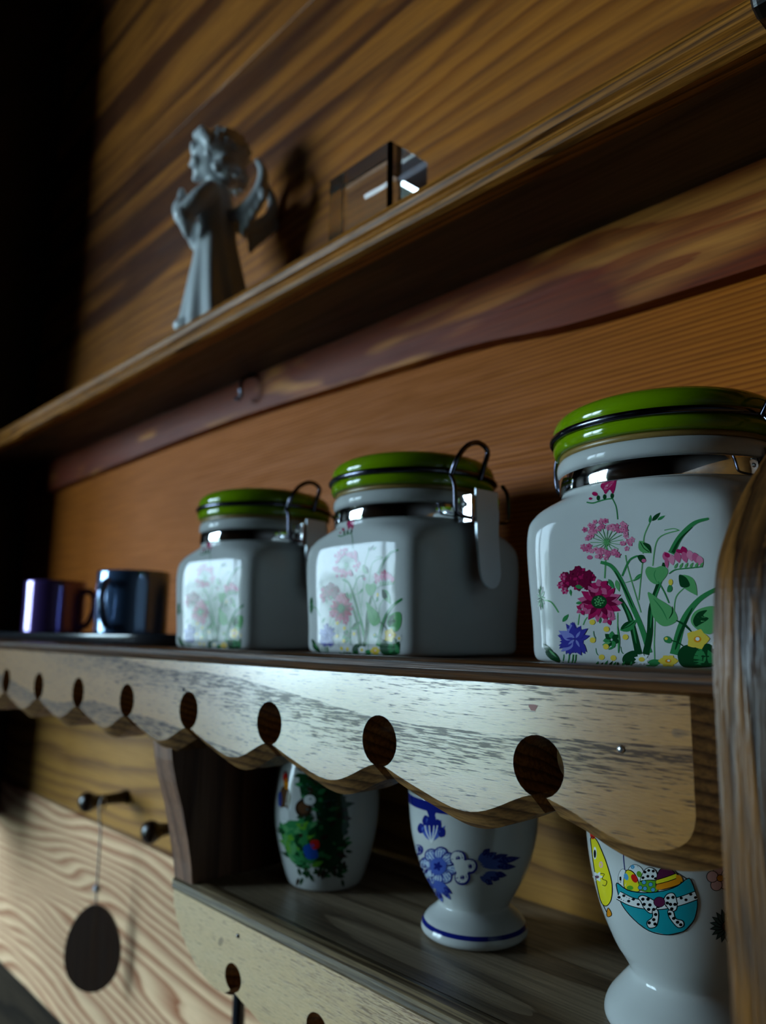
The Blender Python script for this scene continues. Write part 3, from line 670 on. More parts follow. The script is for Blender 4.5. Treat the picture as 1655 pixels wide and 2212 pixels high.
# burgundy flowers
for k in range(26):
    th = rnd.uniform(0, 2 * math.pi); r = rnd.uniform(.1, 1); x, y = 445 + 105 * r * math.cos(th), 1345 + 66 * r * math.sin(th)
    P.flower(x, y, rnd.uniform(26, 40), 6, 'burg' if k % 3 else 'magenta', 'burg', rot=rnd.random() * 6, wid=26)
for x, y in ((335, 1385), (360, 1420), (350, 1330)): P.flower(x, y, 26, 6, 'magenta', 'pink', wid=18)
P.leaf((430, 1390), (480, 1400), 26, 'green'); P.leaf((395, 1410), (400, 1455), 16, 'green'); P.leaf((430, 1500), (490, 1495), 20, 'green')
P.flower(585, 1497, 148, 15, 'pink', 'magenta', sq=.86, wid=58); P.flower(585, 1490, 118, 13, 'burg', 'magenta', sq=.84, rot=.2, wid=34)
P.flower(590, 1400, 70, 7, 'magenta', 'pink', sq=.8, wid=42); P.flower(640, 1600, 46, 5, 'pink', 'magenta', wid=26); P.flower(470, 1540, 40, 5, 'pink', 'magenta', wid=24)
P.ell(583, 1492, 50, 43, 'dgreen'); 
for k in range(16): P.ell(583 + 34 * math.cos(k * 2.4) * math.sqrt(k / 16), 1490 + 30 * math.sin(k * 2.4) * math.sqrt(k / 16), 6, 5, 'lgreen')
P.leaf((585, 1630), (590, 1590), 14, 'green')
# cornflower
P.ell(420, 1735, 62, 60, 'blue')
for k in range(56):
    th = rnd.uniform(0, 2 * math.pi); L = rnd.uniform(80, 118); ca, sa = math.cos(th), math.sin(th)
    c = 'lblue' if (ca < -.2 and k % 2) else 'blue'
    P.leaf((420 + 10 * ca, 1735 + 10 * sa), (420 + L * ca, 1735 + L * sa), 40, c, rnd.uniform(-8, 8))
P.flower(430, 1730, 60, 9, 'blue', 'lblue', rot=.4, wid=16)
for x in (355, 390, 415, 433): P.stroke([(x, 1830), (x - 3, 1860), (x - 8, 1890)], 7, 'green', False, 3)
# spiky bud, leaves, dots
for k in range(11):
    th = math.pi * 2 * k / 11; P.leaf((207, 1465), (207 + 28 * math.cos(th), 1465 + 82 * math.sin(th)), 14, 'dgreen' if k % 2 else 'green')
P.stroke([(225, 1480), (275, 1495), (320, 1560)], 9, 'lgreen', False)
P.leaf((345, 1620), (385, 1570), 26, 'green'); P.leaf((220, 1760), (300, 1830), 34, 'dgreen', 6); P.leaf((235, 1810), (340, 1890), 50, 'dgreen', -6); P.leaf((260, 1800), (310, 1850), 12, 'lgreen')
P.flower(660, 1735, 56, 7, 'dgreen', 'green', rot=.3, wid=36); P.leaf((715, 1675), (825, 1605), 60, 'green', 8, 'dgreen'); P.leaf((720, 1668), (800, 1612), 22, 'dgreen', -8)
P.stroke([(705, 1820), (712, 1740), (700, 1650)], 6, 'green', False); P.leaf((640, 1800), (690, 1770), 14, 'green'); P.leaf((600, 1770), (660, 1750), 18, 'lgreen')
for x, y in ((537, 1622), (628, 1667), (540, 1738), (750, 1718), (625, 1780), (597, 1848), (672, 1853)): P.ell(x, y, 19, 18, 'yellow', n=14)
for x, y in ((545, 1680), (560, 1790), (720, 1780)): P.stroke([(x, y), (x + 4, y + 30), (x + 16, y + 46)], 4, 'green', False, 3)
P.smooth([(730, 1870), (745, 1830), (800, 1805), (835, 1830), (815, 1880), (760, 1900)], 'dgreen'); P.leaf((880, 1900), (990, 1870), 50, 'green')
P.smooth([(1085, 1840), (1110, 1785), (1165, 1765), (1280, 1760), (1340, 1800), (1330, 1895), (1240, 1915), (1120, 1910)], 'dgreen'); P.leaf((1210, 1910), (1230, 1780), 80, 'green', 10); P.leaf((1330, 1915), (1280, 1800), 60, 'green')
P.smooth([(995, 1725), (1020, 1712), (1050, 1735), (1038, 1758), (1005, 1750)], 'green'); P.ell(1012, 1728, 10, 9, 'yellow'); P.stroke([(1045, 1740), (1085, 1752), (1120, 1775)], 7, 'dgreen', False)
P.flower(855, 1862, 52, 9, 'white', None, 'yellow', .38, sq=.75, wid=22)
P.flower(1213, 1732, 80, 5, 'yellow', None, 'orange', .3, sq=.85, rot=-1.3, wid=72); P.ell(1213, 1730, 13, 12, 'white')
P.flower(1025, 1872, 66, 6, 'yellow', None, 'orange', .3, sq=.6, wid=44); P.ell(1028, 1870, 10, 7, 'white')
P.flower(1330, 1760, 40, 6, 'white', None, 'yellow', .4, wid=24)
for k in range(9): P.leaf((560 + 28 * k, 1905), (575 + 28 * k + rnd.uniform(-14, 14), 1870 + rnd.uniform(-8, 12)), 14, 'dgreen' if k % 2 else 'green')
P.build('flower_print', Surf(JC[0], JROT[0], JB, 5), jar, maxlen=14)
jars = [jar, copy_tree(jar), copy_tree(jar)]
JL = ['white green-lidded clip-top jar showing its whole flower print, next to the curved side board',
      'white clip-top jar with green lid between two other jars, its steel lever hanging free',
      'white clip-top jar with green lid standing next to the blue cup']
for j, c, r_, l in zip(jars, JC, JROT, JL):
    j.location = (c[0], c[1], c[2] + EYE); j.rotation_euler = (0, 0, r_); j['label'] = l

# ------------------------------------------------------------------ egg cups on the lower shelf
def shell(prof, th, ib, sub=4):
    """outer profile + inner wall down to height ib"""
    rim_z, rim_r = prof[-1]
    inner = [(rim_z + .0004, rim_r - th * .5), (rim_z - .0005, rim_r - th)] + [(z, r - th) for z, r in prof[::-1][1:] if z > ib + .004] + [(ib, .004), (ib, .0004)]
    return prof + inner
B1 = [(0, .0185), (.0006, .0203), (.0022, .0214), (.0045, .0208), (.0068, .0192), (.0088, .0168), (.0105, .0150), (.0118, .0143), (.0135, .0150), (.0175, .0174), (.0235, .0208), (.0300, .0234), (.0380, .0254), (.0460, .0263), (.0540, .0268)]
BC = (-.2143, .2522, ZE)
c1 = empty('egg_cup', BC, 'blue and white porcelain egg cup with painted flower on a round foot', 'egg cup')
lathe('cup_body', shell(B1, .0028, .018), M['cup_porcelain'], c1, 96, sub=4)
s1 = Surf(BC, 0, B1)
P = Print(550, 1580, 2.364)
# rim and foot bands as rings in local space
def band(name, prof, z0, z1, mat, par, off=.00015):
    s = Surf((0, 0, 0), 0, prof); zs = np.linspace(z0, z1, 6); r = np.interp(zs, s.z, s.r) + off
    v, f = [], []
    for z, q in zip(zs, r):
        for k in range(96): t = 2 * math.pi * k / 96; v.append((q * math.cos(t), q * math.sin(t), z))
    for i in range(5):
        for k in range(96): f.append((i * 96 + k, i * 96 + (k + 1) % 96, (i + 1) * 96 + (k + 1) % 96, (i + 1) * 96 + k))
    return mesh(name, v, f, mat, par, True)
band('rim_band', B1, .0500, .0538, M['p_delft'], c1); band('foot_band', B1, .0042, .0056, M['p_delft'], c1)
# upper spray
for dx, L, w_ in ((-60, 90, 30), (-25, 120, 34), (20, 125, 34), (50, 110, 30), (70, 80, 26)):
    P.leaf((905, 560), (905 + dx, 560 - L), w_, 'delft2'); 
for x, y in ((850, 490), (875, 450), (935, 470), (955, 510), (905, 440)): P.smooth([(x - 18, y + 6), (x - 4, y - 22), (x + 18, y - 8), (x + 16, y + 22), (x - 6, y + 30)], 'delft')
P.smooth([(880, 395), (925, 400), (920, 440), (930, 470), (900, 520), (880, 470), (890, 435)], 'delft')
for dx in (-35, -12, 12, 30): P.stroke([(905, 570), (905 + dx * .7, 520), (905 + dx, 480)], 5, 'white', False, 4)
# main flower
for k in range(8):
    th = 2 * math.pi * k / 8 + .2; x, y = 940 + 62 * math.cos(th), 688 + 66 * math.sin(th)
    P.ell(x, y, 36, 36, 'delft'); P.ell(x, y, 29, 29, 'pale')
    for d in (-.35, -.1, .15, .35): P.stroke([(940 + 34 * math.cos(th + d), 688 + 36 * math.sin(th + d)), (940 + 82 * math.cos(th + d * .75), 688 + 86 * math.sin(th + d * .75))], 5, 'delft2', False, 3)
P.ell(940, 688, 42, 44, 'delft2'); P.flower(938, 688, 26, 5, 'delft', wid=15); P.ell(938, 688, 8, 8, 'delft')
# scalloped side shapes
for x, y, r in ((1040, 648, 42), (1100, 688, 40), (1062, 745, 40), (835, 605, 28), (812, 640, 26), (858, 705, 30)):
    P.ell(x, y, r, r, 'delft'); P.ell(x - 3, y - 3, r - 8, r - 8, 'white'); P.ell(x, y, r * .28, r * .3, 'delft')
P.smooth([(1020, 660), (1080, 660), (1090, 720), (1040, 730)], 'white')
for a, b in (((1140, 660), (1200, 600)), ((1145, 665), (1235, 620)), ((1150, 672), (1290, 630)), ((1150, 682), (1350, 645)), ((1160, 690), (1330, 690)), ((1150, 740), (1215, 780)), ((1165, 732), (1250, 755)), ((1175, 722), (1285, 735))):
    P.leaf(a, b, 30, 'delft2'); d = np.array(b) - np.array(a); P.leaf(np.array(a) + d * .45, np.array(b) + d * .04, 34, 'delft')
for a, b in (((905, 760), (965, 875)), ((915, 755), (1005, 860)), ((890, 765), (935, 845)), ((925, 760), (1010, 830)), ((880, 755), (910, 820))):
    P.leaf(a, b, 32, 'delft2'); d = np.array(b) - np.array(a); P.leaf(np.array(a) + d * .5, b, 22, 'delft')
for a, b in (((795, 590), (768, 500)), ((800, 600), (780, 540)), ((805, 620), (775, 575)), ((830, 690), (790, 620))): P.leaf(a, b, 22, 'delft')
P.build('painted_flower', s1, c1, maxlen=9)
# barrel-shaped cup with painted foliage
B2 = [(0, .0160), (.0005, .0172), (.0020, .0183), (.0060, .0198), (.0140, .0222), (.0240, .0246), (.0340, .0257), (.0420, .0256), (.0500, .0247), (.0570, .0234), (.0620, .0226)]
GC = (-.3040, .2475, ZE)
c2 = empty('egg_cup', GC, 'footless barrel-shaped white cup painted with dark green foliage', 'egg cup')
lathe('cup_body', shell(B2, .0026, .004), M['cup_porcelain'], c2, 96, sub=4)
P = Print(550, 1580, 2.364); rnd = random.Random(11)
P.smooth([(128, 470), (180, 455), (300, 470), (320, 560), (300, 640), (240, 690), (180, 650), (145, 560)], 'green')
P.smooth([(235, 215), (330, 260), (440, 310), (470, 370), (480, 470), (450, 560), (455, 640), (400, 700), (330, 690), (300, 600), (320, 480), (300, 380), (240, 330)], 'dgreen')
for k in range(150):
    x, y = rnd.uniform(225, 470), rnd.uniform(200, 740)
    if x > 490 - abs(y - 520) * .25: continue
    th = rnd.uniform(-.6, 1.6) if x > 330 else rnd.uniform(0, 6.3); L = rnd.uniform(34, 72)
    P.leaf((x, y), (x + L * math.cos(th), y - L * .5 * math.sin(th)), rnd.uniform(16, 28), rnd.choice(['dgreen', 'dgreen', 'dgreen', 'dbrown', 'green']))
for k in range(44):
    x, y = rnd.uniform(135, 300), rnd.uniform(470, 720); th = rnd.uniform(2.2, 4.6) + 1.2
    P.leaf((x, y), (x + 70 * math.cos(th), y + 58 * math.sin(th)), rnd.uniform(18, 30), rnd.choice(['green', 'green', 'grass', 'dgreen', 'lgreen']))
for k in range(26):
    x = rnd.uniform(200, 460); y = rnd.uniform(700, 800) - abs(x - 300) * .15; P.leaf((x, y - 20), (x + rnd.uniform(-16, 22), y + 22), 16, rnd.choice(['dgreen', 'dgreen', 'dbrown']))
P.ell(250, 392, 42, 46, 'dbrown'); P.ell(250, 390, 28, 30, 'brown'); P.ell(282, 350, 30, 26, 'white')
P.smooth([(135, 295), (165, 280), (185, 330), (170, 400), (135, 390)], 'brown'); P.smooth([(122, 320), (136, 310), (138, 370), (124, 380)], 'royal')
P.ell(158, 235, 13, 26, 'red'); P.stroke([(145, 210), (165, 205), (172, 260)], 6, 'dbrown', False); P.smooth([(150, 255), (170, 240), (172, 290), (156, 290)], 'orange')
P.smooth([(250, 590), (300, 575), (325, 640), (270, 650)], 'royal'); P.smooth([(285, 560), (325, 555), (330, 590), (300, 600)], 'red')
P.smooth([(130, 400), (165, 390), (175, 450), (140, 470)], 'white')
for k in range(30):
    x, y = rnd.uniform(235, 450), rnd.uniform(215, 480); P.ell(x, y, rnd.uniform(4, 9), rnd.uniform(3, 7), 'slate', n=8)
P.build('painted_foliage', Surf(GC, 0, B2), c2, maxlen=10)
# tall egg cup with printed basket
B3 = [(0, .0238), (.0008, .0249), (.0030, .0250), (.0062, .0236), (.0100, .0204), (.0130, .0178), (.0146, .0170), (.0160, .0172), (.0190, .0190), (.0225, .0212), (.0310, .0248), (.0390, .0270), (.0470, .0284), (.0560, .0292), (.0650, .0295)]
RC = (-.1225, .2455, ZE)
c3 = empty('egg_cup', RC, 'white footed egg cup printed with a teal basket of painted eggs', 'egg cup')
lathe('cup_body', shell(B3, .0026, .024), M['cup_porcelain'], c3, 112, sub=4)
P = Print(1200, 1700, 3.637)
def outlined(fn, w=1.0):
    fn()
def osm(pts, col, o=5):
    c = np.mean(np.array(pts), 0); P.smooth(pts, col)
    q = [tuple(x) for x in spline(pts, 6, True)]; P.stroke(q + [q[0]], o, 'black', False, 1)
def oell(x, y, rx_, ry_, col, rot=0, o=4):
    P.ell(x, y, rx_ + o, ry_ + o, 'black', rot, 26); P.ell(x, y, rx_, ry_, col, rot, 26)
# handle and upper chick behind
P.stroke([(533, 470), (536, 560), (545, 650)], 5, 'delft', False); P.stroke([(880, 560), (930, 640), (1000, 740)], 5, 'black', False); P.stroke([(950, 670), (1000, 700), (1040, 730)], 5, 'black', False)
osm([(560, 430), (640, 380), (760, 400), (830, 480), (790, 580), (720, 598), (640, 570), (590, 530)], 'chick')
# eggs
oell(635, 680, 58, 72, 'white', -.5); P.ell(608, 628, 16, 16, 'sky'); P.ell(660, 685, 20, 26, 'grass', -.4)
osm([(545, 790), (535, 720), (560, 655), (610, 665), (650, 730), (660, 815), (600, 815)], 'chick'); P.ell(556, 705, 20, 28, 'sky', -.3); P.ell(620, 718, 22, 36, 'red', -.5); P.ell(590, 790, 26, 20, 'grass'); P.ell(655, 805, 14, 14, 'orange')
oell(530, 720, 34, 75, 'white', .05, 3)
osm([(545, 790), (540, 720), (562, 655), (610, 668), (648, 730), (660, 815), (600, 815)], 'chick'); P.ell(558, 705, 17, 28, 'sky', -.3); P.ell(622, 718, 22, 36, 'red', -.5); P.ell(588, 792, 26, 18, 'grass')
osm([(662, 800), (668, 730), (700, 655), (745, 632), (790, 660), (808, 740), (800, 815), (730, 825)], 'white')
P.smooth([(663, 740), (730, 728), (800, 738), (802, 815), (730, 824), (664, 800)], 'grass'); P.stroke([(663, 742), (730, 730), (802, 738)], 6, 'black', False)
for x, y in ((705, 668), (735, 655), (770, 660), (728, 700), (765, 702), (690, 712), (788, 718)): P.ell(x, y, 12, 11, 'black', n=12)
for x, y in ((697, 748), (750, 765), (706, 796), (768, 806), (668, 790)): oell(x, y, 15, 15, 'sky', 0, 3)
osm([(800, 800), (795, 720), (820, 650), (870, 635), (925, 660), (975, 745), (900, 790)], 'plum'); P.smooth([(800, 728), (870, 705), (940, 680), (955, 710), (880, 740), (802, 762)], 'chick'); P.smooth([(802, 764), (890, 740), (958, 715), (980, 755), (890, 790), (802, 805)], 'orange')
P.stroke([(800, 762), (880, 742), (957, 714)], 6, 'black', False); P.stroke([(800, 728), (870, 706), (940, 680)], 6, 'black', False); P.leaf((950, 690), (1000, 745), 40, 'orange')
# basket
bk_ = [(486, 752), (570, 810), (700, 830), (850, 815), (960, 775), (1050, 714), (1092, 800), (1116, 920), (1090, 1040), (1010, 1130), (880, 1160), (740, 1130), (620, 1040), (530, 930), (495, 830)]
P.poly(bk_, 'teal'); q = spline(bk_, 3, True); P.stroke([tuple(x) for x in q] + [tuple(q[0])], 7, 'black', False, 1)
P.stroke([(500, 850), (600, 900), (720, 925), (850, 925), (980, 895), (1105, 850)], 74, 'black', False); P.stroke([(500, 850), (600, 900), (720, 925), (850, 925), (980, 895), (1105, 850)], 60, 'white', False)
for k in range(17):
    u = k / 16; x = 505 + 595 * u; y = 852 + 74 * math.sin(math.pi * min(1, u * 1.05)) + (-14 if k % 2 else 14); P.ell(x, y, 13, 11, 'black', n=12)
osm([(655, 870), (690, 850), (760, 880), (800, 910), (790, 960), (750, 992), (700, 950), (675, 900)], 'white', 7); osm([(850, 890), (880, 840), (930, 835), (955, 900), (950, 960), (910, 975), (870, 930)], 'white', 7)
osm([(765, 970), (800, 960), (812, 1010), (795, 1090), (740, 1105), (722, 1060), (765, 1020)], 'white', 7); osm([(885, 970), (925, 975), (945, 1030), (1000, 1050), (1005, 1090), (960, 1100), (900, 1030)], 'white', 7)
for x, y in ((690, 880), (730, 880), (700, 920), (745, 925), (775, 960), (735, 960), (885, 870), (925, 865), (905, 920), (940, 920), (880, 910), (915, 955), (790, 1000), (775, 1040), (740, 1065), (785, 1075), (900, 995), (930, 1030), (960, 1060), (985, 1080)): P.ell(x, y, 14, 13, 'black', n=12)
oell(818, 902, 42, 38, 'plum', 0, 4)
# egg-shaped bird seen at the edge
osm([(280, 400), (320, 410), (365, 500), (410, 620), (445, 760), (440, 880), (400, 935), (360, 900), (330, 780), (300, 600), (285, 480)], 'chick', 6)
P.smooth([(272, 310), (300, 320), (318, 380), (300, 410), (278, 390)], 'red'); P.stroke([(345, 680), (385, 685), (370, 720), (405, 740), (395, 775), (370, 770)], 5, 'black', False)
P.ell(312, 520, 14, 50, 'white'); P.ell(312, 525, 9, 32, 'black'); P.ell(360, 610, 16, 26, 'rose'); P.flower(332, 705, 44, 6, 'white', None, 'plum', .3, wid=22)
P.stroke([(375, 925), (395, 965), (405, 985)], 5, 'black', False); osm([(405, 1000), (415, 950), (440, 985), (440, 1010), (415, 1020)], 'orange', 5)
# flowers at the right
for k in range(5):
    th = 2 * math.pi * k / 5 - 1.7; oell(1293 + 62 * math.cos(th), 715 + 62 * math.sin(th), 42, 42, 'rose', 0, 5)
oell(1293, 715, 24, 24, 'orange', 0, 5)
for k in range(17):
    th = 2 * math.pi * k / 17; P.leaf((1340, 1090), (1340 + 132 * math.cos(th), 1090 + 138 * math.sin(th)), 46, 'black'); P.leaf((1340 + 20 * math.cos(th), 1090 + 20 * math.sin(th)), (1340 + 122 * math.cos(th), 1090 + 128 * math.sin(th)), 32, 'slate')
oell(1345, 1092, 36, 38, 'brown', 0, 5)
P.build('basket_print', Surf(RC, 0, B3), c3, maxlen=10)

# ------------------------------------------------------------------ tray with two small cups
ty = empty('serving_tray', (-.610, .2430, ZM), 'low black oval tray under the purple and blue cups', 'tray')
def oval_tray():
    v, f = [], []; prof = [(.0, .96), (.0006, .985), (.0030, .995), (.0068, 1.0), (.0076, .998), (.0072, .985), (.0040, .975), (.0022, .95), (.0020, .02)]
    for z, k in prof:
        for i in range(96):
            t = 2 * math.pi * i / 96; v.append((.196 * k * abs(math.cos(t)) ** .7 * math.copysign(1, math.cos(t)), (.050 - .196 * (1 - k) if k > .5 else .001) * abs(math.sin(t)) ** .7 * math.copysign(1, math.sin(t)), z))
    for a in range(len(prof) - 1):
        for i in range(96): f.append((a * 96 + i, a * 96 + (i + 1) % 96, (a + 1) * 96 + (i + 1) % 96, (a + 1) * 96 + i))
    f.append(tuple(range(96))[::-1]); f.append(tuple(range((len(prof) - 1) * 96, len(prof) * 96)))
    return mesh('tray_body', v, f, M['tray_black'], ty, True)
oval_tray()
MG = [(0, .0225), (.0006, .0245), (.0020, .0252), (.0120, .0254), (.0300, .0254), (.0480, .0256)]
def mug(loc, rz, mat, label):
    m = empty('espresso_cup', loc, label, 'cup', rz)
    lathe('cup_body', shell(MG, .0022, .003), mat, m, 80, sub=3)
    tube('handle', spline([(.0245, 0, .0395), (.0330, 0, .0405), (.0372, 0, .0330), (.0362, 0, .0220), (.0315, 0, .0125), (.0245, 0, .0095)], 7), .0026, mat, m, 12)
    return m
mug((-.6870, .2480, ZM + .0021), math.radians(38), M['mug_purple'], 'purple glossy espresso cup on the black tray, handle turned to the blue cup')
mug((-.5290, .2460, ZM + .0021), math.radians(-58), M['mug_blue'], 'blue glossy espresso cup on the black tray beside the jar')

# ------------------------------------------------------------------ pegs, hanging ornament, hanging utensil
def peg(x, z, label):
    t = empty('wooden_peg', (x, YW - .003 if z < -.1666 else YW, z), label, 'peg', group='dark pegs in the wall boards')
    o = lathe('peg_body', [(0, .0056), (.002, .0058), (.006, .0048), (.014, .0042), (.024, .0044), (.0285, .0058), (.0315, .0074), (.0350, .0078), (.0380, .0064), (.0400, .0030), (.0404, .0003)], M['peg_wood'], t, 28, sub=4)
    o.rotation_euler = (math.radians(90), 0, 0)
    return t
peg(-.6325, -.1366, 'dark turned wooden peg holding the hanging egg-shaped tag')
peg(-.5210, -.1387, 'dark turned wooden peg with nothing on it, beside the egg shelf end')
peg(-.4100, -.1790, 'dark turned wooden peg behind the lower apron, holding the enamel ladle')
og = empty('egg_ornament', (-.6200, .2735, -.1366), 'flat brown egg-shaped wooden tag hanging on a pale string from a peg', 'ornament', math.radians(44.0))
lp_ = [(-.001, .0060, -.006), (0, .0050, .002), (0, .0, .0050), (0, -.0050, .002), (-.001, -.0030, -.006), (0, 0, -.020)]
tube('string', [tuple(q) for q in spline(lp_, 5)] + [(0, 0, -.078)], .00075, M['string'], og, 6)
b = lathe('bead', [(-.003, .0004), (-.0022, .0022), (0, .0030), (.0022, .0022), (.003, .0004)], M['bead'], og, 16, sub=3); b.location = (0, 0, -.0640)
bm = bmesh.new(); N = 40
def eg(t): 
    c, s_ = math.cos(t), math.sin(t); return (.0220 * s_ * (1 - .13 * c), .0318 * c)
fr = [bm.verts.new((eg(2 * math.pi * k / N)[0], -.0014, -.1075 + eg(2 * math.pi * k / N)[1])) for k in range(N)]
bk2 = [bm.verts.new((q_.co.x, .0014, q_.co.z)) for q_ in fr]; bm.faces.new(fr); bm.faces.new(bk2[::-1])
for k in range(N): bm.faces.new((fr[k], bk2[k], bk2[(k + 1) % N], fr[(k + 1) % N]))
ed = [e for e in bm.edges if abs(e.verts[0].co.y - e.verts[1].co.y) < 1e-6]; bmesh.ops.bevel(bm, geom=ed, offset=.0005, segments=2, affect='EDGES')
from_bm('egg_tag', bm, M['tag_wood'], og)
ut = empty('ladle', (-.4100, .2710, -.1790), 'black enamel ladle handle hanging behind the lower apron', 'ladle')
tube('hanging_loop', [(.0 , 0, .0064 + 0), ] and [(.0072 * math.sin(t), 0, -.0020 + .0082 * math.cos(t)) for t in [2 * math.pi * k / 24 for k in range(24)]], .0013, M['black_enamel'], ut, 8, True)
tube('handle', [(0, 0, -.0100), (0, 0, -.016), (0, 0, -.05), (0, 0, -.20)], [.0030, .0036, .0038, .0038], M['black_enamel'], ut, 20)
bw = lathe('bowl', shell([(0, .008), (.004, .018), (.012, .026), (.024, .030)], .0015, .003), M['black_enamel'], ut, 40, sub=3); bw.location = (0, -.032, -.222)

# ------------------------------------------------------------------ things on the upper shelf
gb = empty('glass_block', (-.2890, .2620, ZU), 'clear cut glass block standing on the upper shelf against the wall boards', 'glass block', math.radians(0))
box('block', (-.0260, -.0150, 0), (.0260, .0150, .0530), M['glass'], gb, bev=.0022, seg=1)

an = empty('angel_figurine', (-.4560, .2560, ZU), 'pale praying child angel figurine with small wings and long robe', 'figurine', math.radians(-46))
def ellipsoid(bm, c, r, seg=20, rot=None):
    m_ = Matrix.Translation(c) @ (rot or Matrix()) @ Matrix.Diagonal((*r, 1)); bmesh.ops.create_uvsphere(bm, u_segments=seg, v_segments=seg // 2 + 2, radius=1, matrix=m_)
def limb(bm, pts, rad, seg=12):
    pts = spline(pts, 5); n = len(pts); rad = np.interp(np.linspace(0, 1, n), np.linspace(0, 1, len(rad)), rad)
    for p_, r_ in zip(pts, rad): ellipsoid(bm, p_, (r_, r_, r_), seg)
bm = bmesh.new()
# robe: pleated lathe, local -y is the front
rings = [(.0, .0265, .0250), (.006, .0262, .0248), (.030, .0225, .0212), (.055, .0185, .0172), (.075, .0160, .0140), (.090, .0165, .0130), (.104, .0180, .0120), (.112, .0130, .0095), (.117, .0070, .0065)]
SEG = 72; rv = []
for z, a, b2 in [tuple(q) for q in spline(rings, 5)]:
    fold = max(0, 1 - z / .085) * .085
    row = []
    for k in range(SEG):
        t = 2 * math.pi * k / SEG; m_ = 1 + fold * math.sin(9 * t + z * 30) + fold * .6 * math.sin(5 * t + 1.3)
        row.append(bm.verts.new((a * m_ * math.cos(t), b2 * m_ * math.sin(t) + .006 * (1 - z / .117), z)))
    rv.append(row)
for r0, r1 in zip(rv, rv[1:]):
    for k in range(SEG): bm.faces.new((r0[k], r0[(k + 1) % SEG], r1[(k + 1) % SEG], r1[k]))
bm.faces.new(rv[0][::-1]); bm.faces.new(rv[-1])
for s_ in (-1, 1):
    limb(bm, [(s_ * .0145, .000, .104), (s_ * .0200, -.006, .094), (s_ * .0185, -.0165, .0830)], [.0072, .0072, .0070])     # upper arm and sleeve
    limb(bm, [(s_ * .0185, -.0165, .0830), (s_ * .0110, -.0215, .0920), (s_ * .0045, -.0235, .1010)], [.0078, .0064, .0046])
    limb(bm, [(s_ * .0185, -.0150, .0800), (s_ * .0155, -.0140, .0700)], [.0068, .0030])
    limb(bm, [(s_ * .0026, -.0240, .1020), (s_ * .0018, -.0250, .1080), (s_ * .0012, -.0252, .1130)], [.0036, .0030, .0018])    # praying hand
    limb(bm, [(s_ * .0030, -.0205, .1040), (s_ * .0022, -.0195, .1085)], [.0018, .0013])                                           # thumb
    ellipsoid(bm, (s_ * .010, -.0130, .0055), (.0065, .0100, .0055))                                                            # toe of the hem
limb(bm, [(0, .000, .112), (0, -.001, .122)], [.0074, .0066])
ellipsoid(bm, (0, -.0020, .1370), (.0152, .0162, .0180), 28)          # head
ellipsoid(bm, (0, -.0115, .1270), (.0078, .0060, .0058)); ellipsoid(bm, (0, -.0185, .1340), (.0022, .0032, .0030)); ellipsoid(bm, (0, -.0158, .1430), (.0115, .0042, .0062))
ellipsoid(bm, (0, -.0162, .1272), (.0032, .0022, .0012)); ellipsoid(bm, (0, -.0150, .1228), (.0036, .0034, .0030))
for s_ in (-1, 1):
    ellipsoid(bm, (s_ * .0072, -.0128, .1310), (.0058, .0050, .0052)); ellipsoid(bm, (s_ * .0055, -.0158, .1378), (.0026, .0016, .0016)); ellipsoid(bm, (s_ * .0146, -.0030, .1345), (.0018, .0026, .0036))
body = from_bm('body', bm, M['bisque'], an, True)
md = body.modifiers.new('remesh', 'REMESH'); md.mode = 'VOXEL'; md.voxel_size = .0009; md.use_smooth_shade = True
ms = body.modifiers.new('smooth', 'SMOOTH'); ms.factor = .5; ms.iterations = 3
bm = bmesh.new()
ellipsoid(bm, (0, .0048, .1405), (.0182, .0172, .0180), 28); ellipsoid(bm, (0, .0085, .1310), (.0165, .0125, .0140), 24)
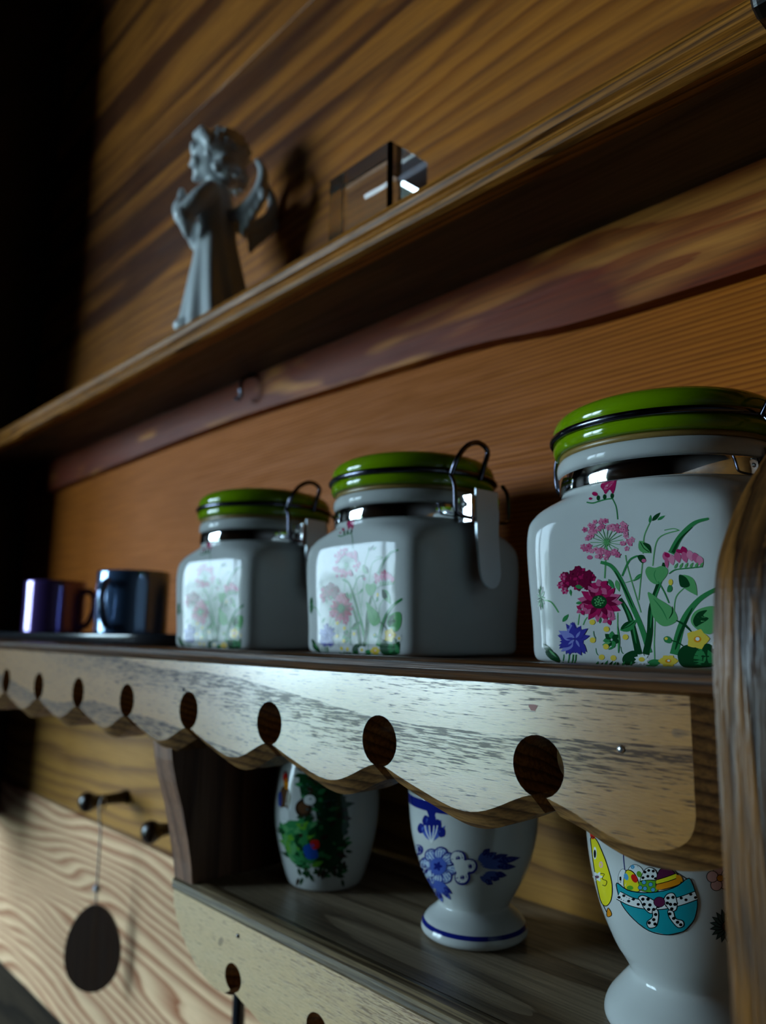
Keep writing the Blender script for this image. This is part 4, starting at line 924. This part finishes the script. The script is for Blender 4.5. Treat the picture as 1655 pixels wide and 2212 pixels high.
for s_ in (-1, 1):
    limb(bm, [(s_ * .0100, -.0090, .1525), (s_ * .0150, -.0060, .1460), (s_ * .0170, -.0010, .1390)], [.0046, .0050, .0050])
    limb(bm, [(s_ * .0015, -.0130, .1535), (s_ * .0070, -.0135, .1520), (s_ * .0115, -.0105, .1490)], [.0036, .0040, .0036])
for k in range(13):
    th = -1.75 + 3.5 * k / 12
    ellipsoid(bm, (.0150 * math.sin(th), .0065 + .0125 * math.cos(th), .1225 + .0015 * (k % 2)), (.0044, .0042, .0054), 10)
rnd = random.Random(5)
for k in range(46):
    th, ph = rnd.uniform(-2.0, 2.0), rnd.uniform(-.2, 1.5)
    ellipsoid(bm, (.0176 * math.sin(th) * math.cos(ph), .0050 + .0168 * math.cos(th) * math.cos(ph), .1400 + .0172 * math.sin(ph)), (.0034, .0034, .0030), 8)
hair = from_bm('hair', bm, M['bisque'], an, True)
md = hair.modifiers.new('remesh', 'REMESH'); md.mode = 'VOXEL'; md.voxel_size = .0009; md.use_smooth_shade = True
ms = hair.modifiers.new('smooth', 'SMOOTH'); ms.factor = .5; ms.iterations = 2
for s_ in (-1, 1):
    bm = bmesh.new()
    limb(bm, [(s_ * .004, .0125, .0900), (s_ * .0110, .0215, .0880), (s_ * .0160, .0310, .0930), (s_ * .0180, .0370, .1040), (s_ * .0170, .0372, .1160), (s_ * .0145, .0325, .1260)], [.0050, .0056, .0056, .0048, .0036, .0020], 12)
    for k in range(5):
        u = k / 4; limb(bm, [(s_ * (.010 + .008 * u), .0215 + .0150 * u, .0880 + .014 * u), (s_ * (.012 + .0085 * u), .0245 + .0150 * u, .0790 + .017 * u), (s_ * (.011 + .0085 * u), .0240 + .0140 * u, .0715 + .020 * u)], [.0040, .0034, .0018], 10)
    wg = from_bm('wing', bm, M['bisque'], an, True)
    md = wg.modifiers.new('remesh', 'REMESH'); md.mode = 'VOXEL'; md.voxel_size = .0009; md.use_smooth_shade = True
    ms = wg.modifiers.new('smooth', 'SMOOTH'); ms.factor = .5; ms.iterations = 2
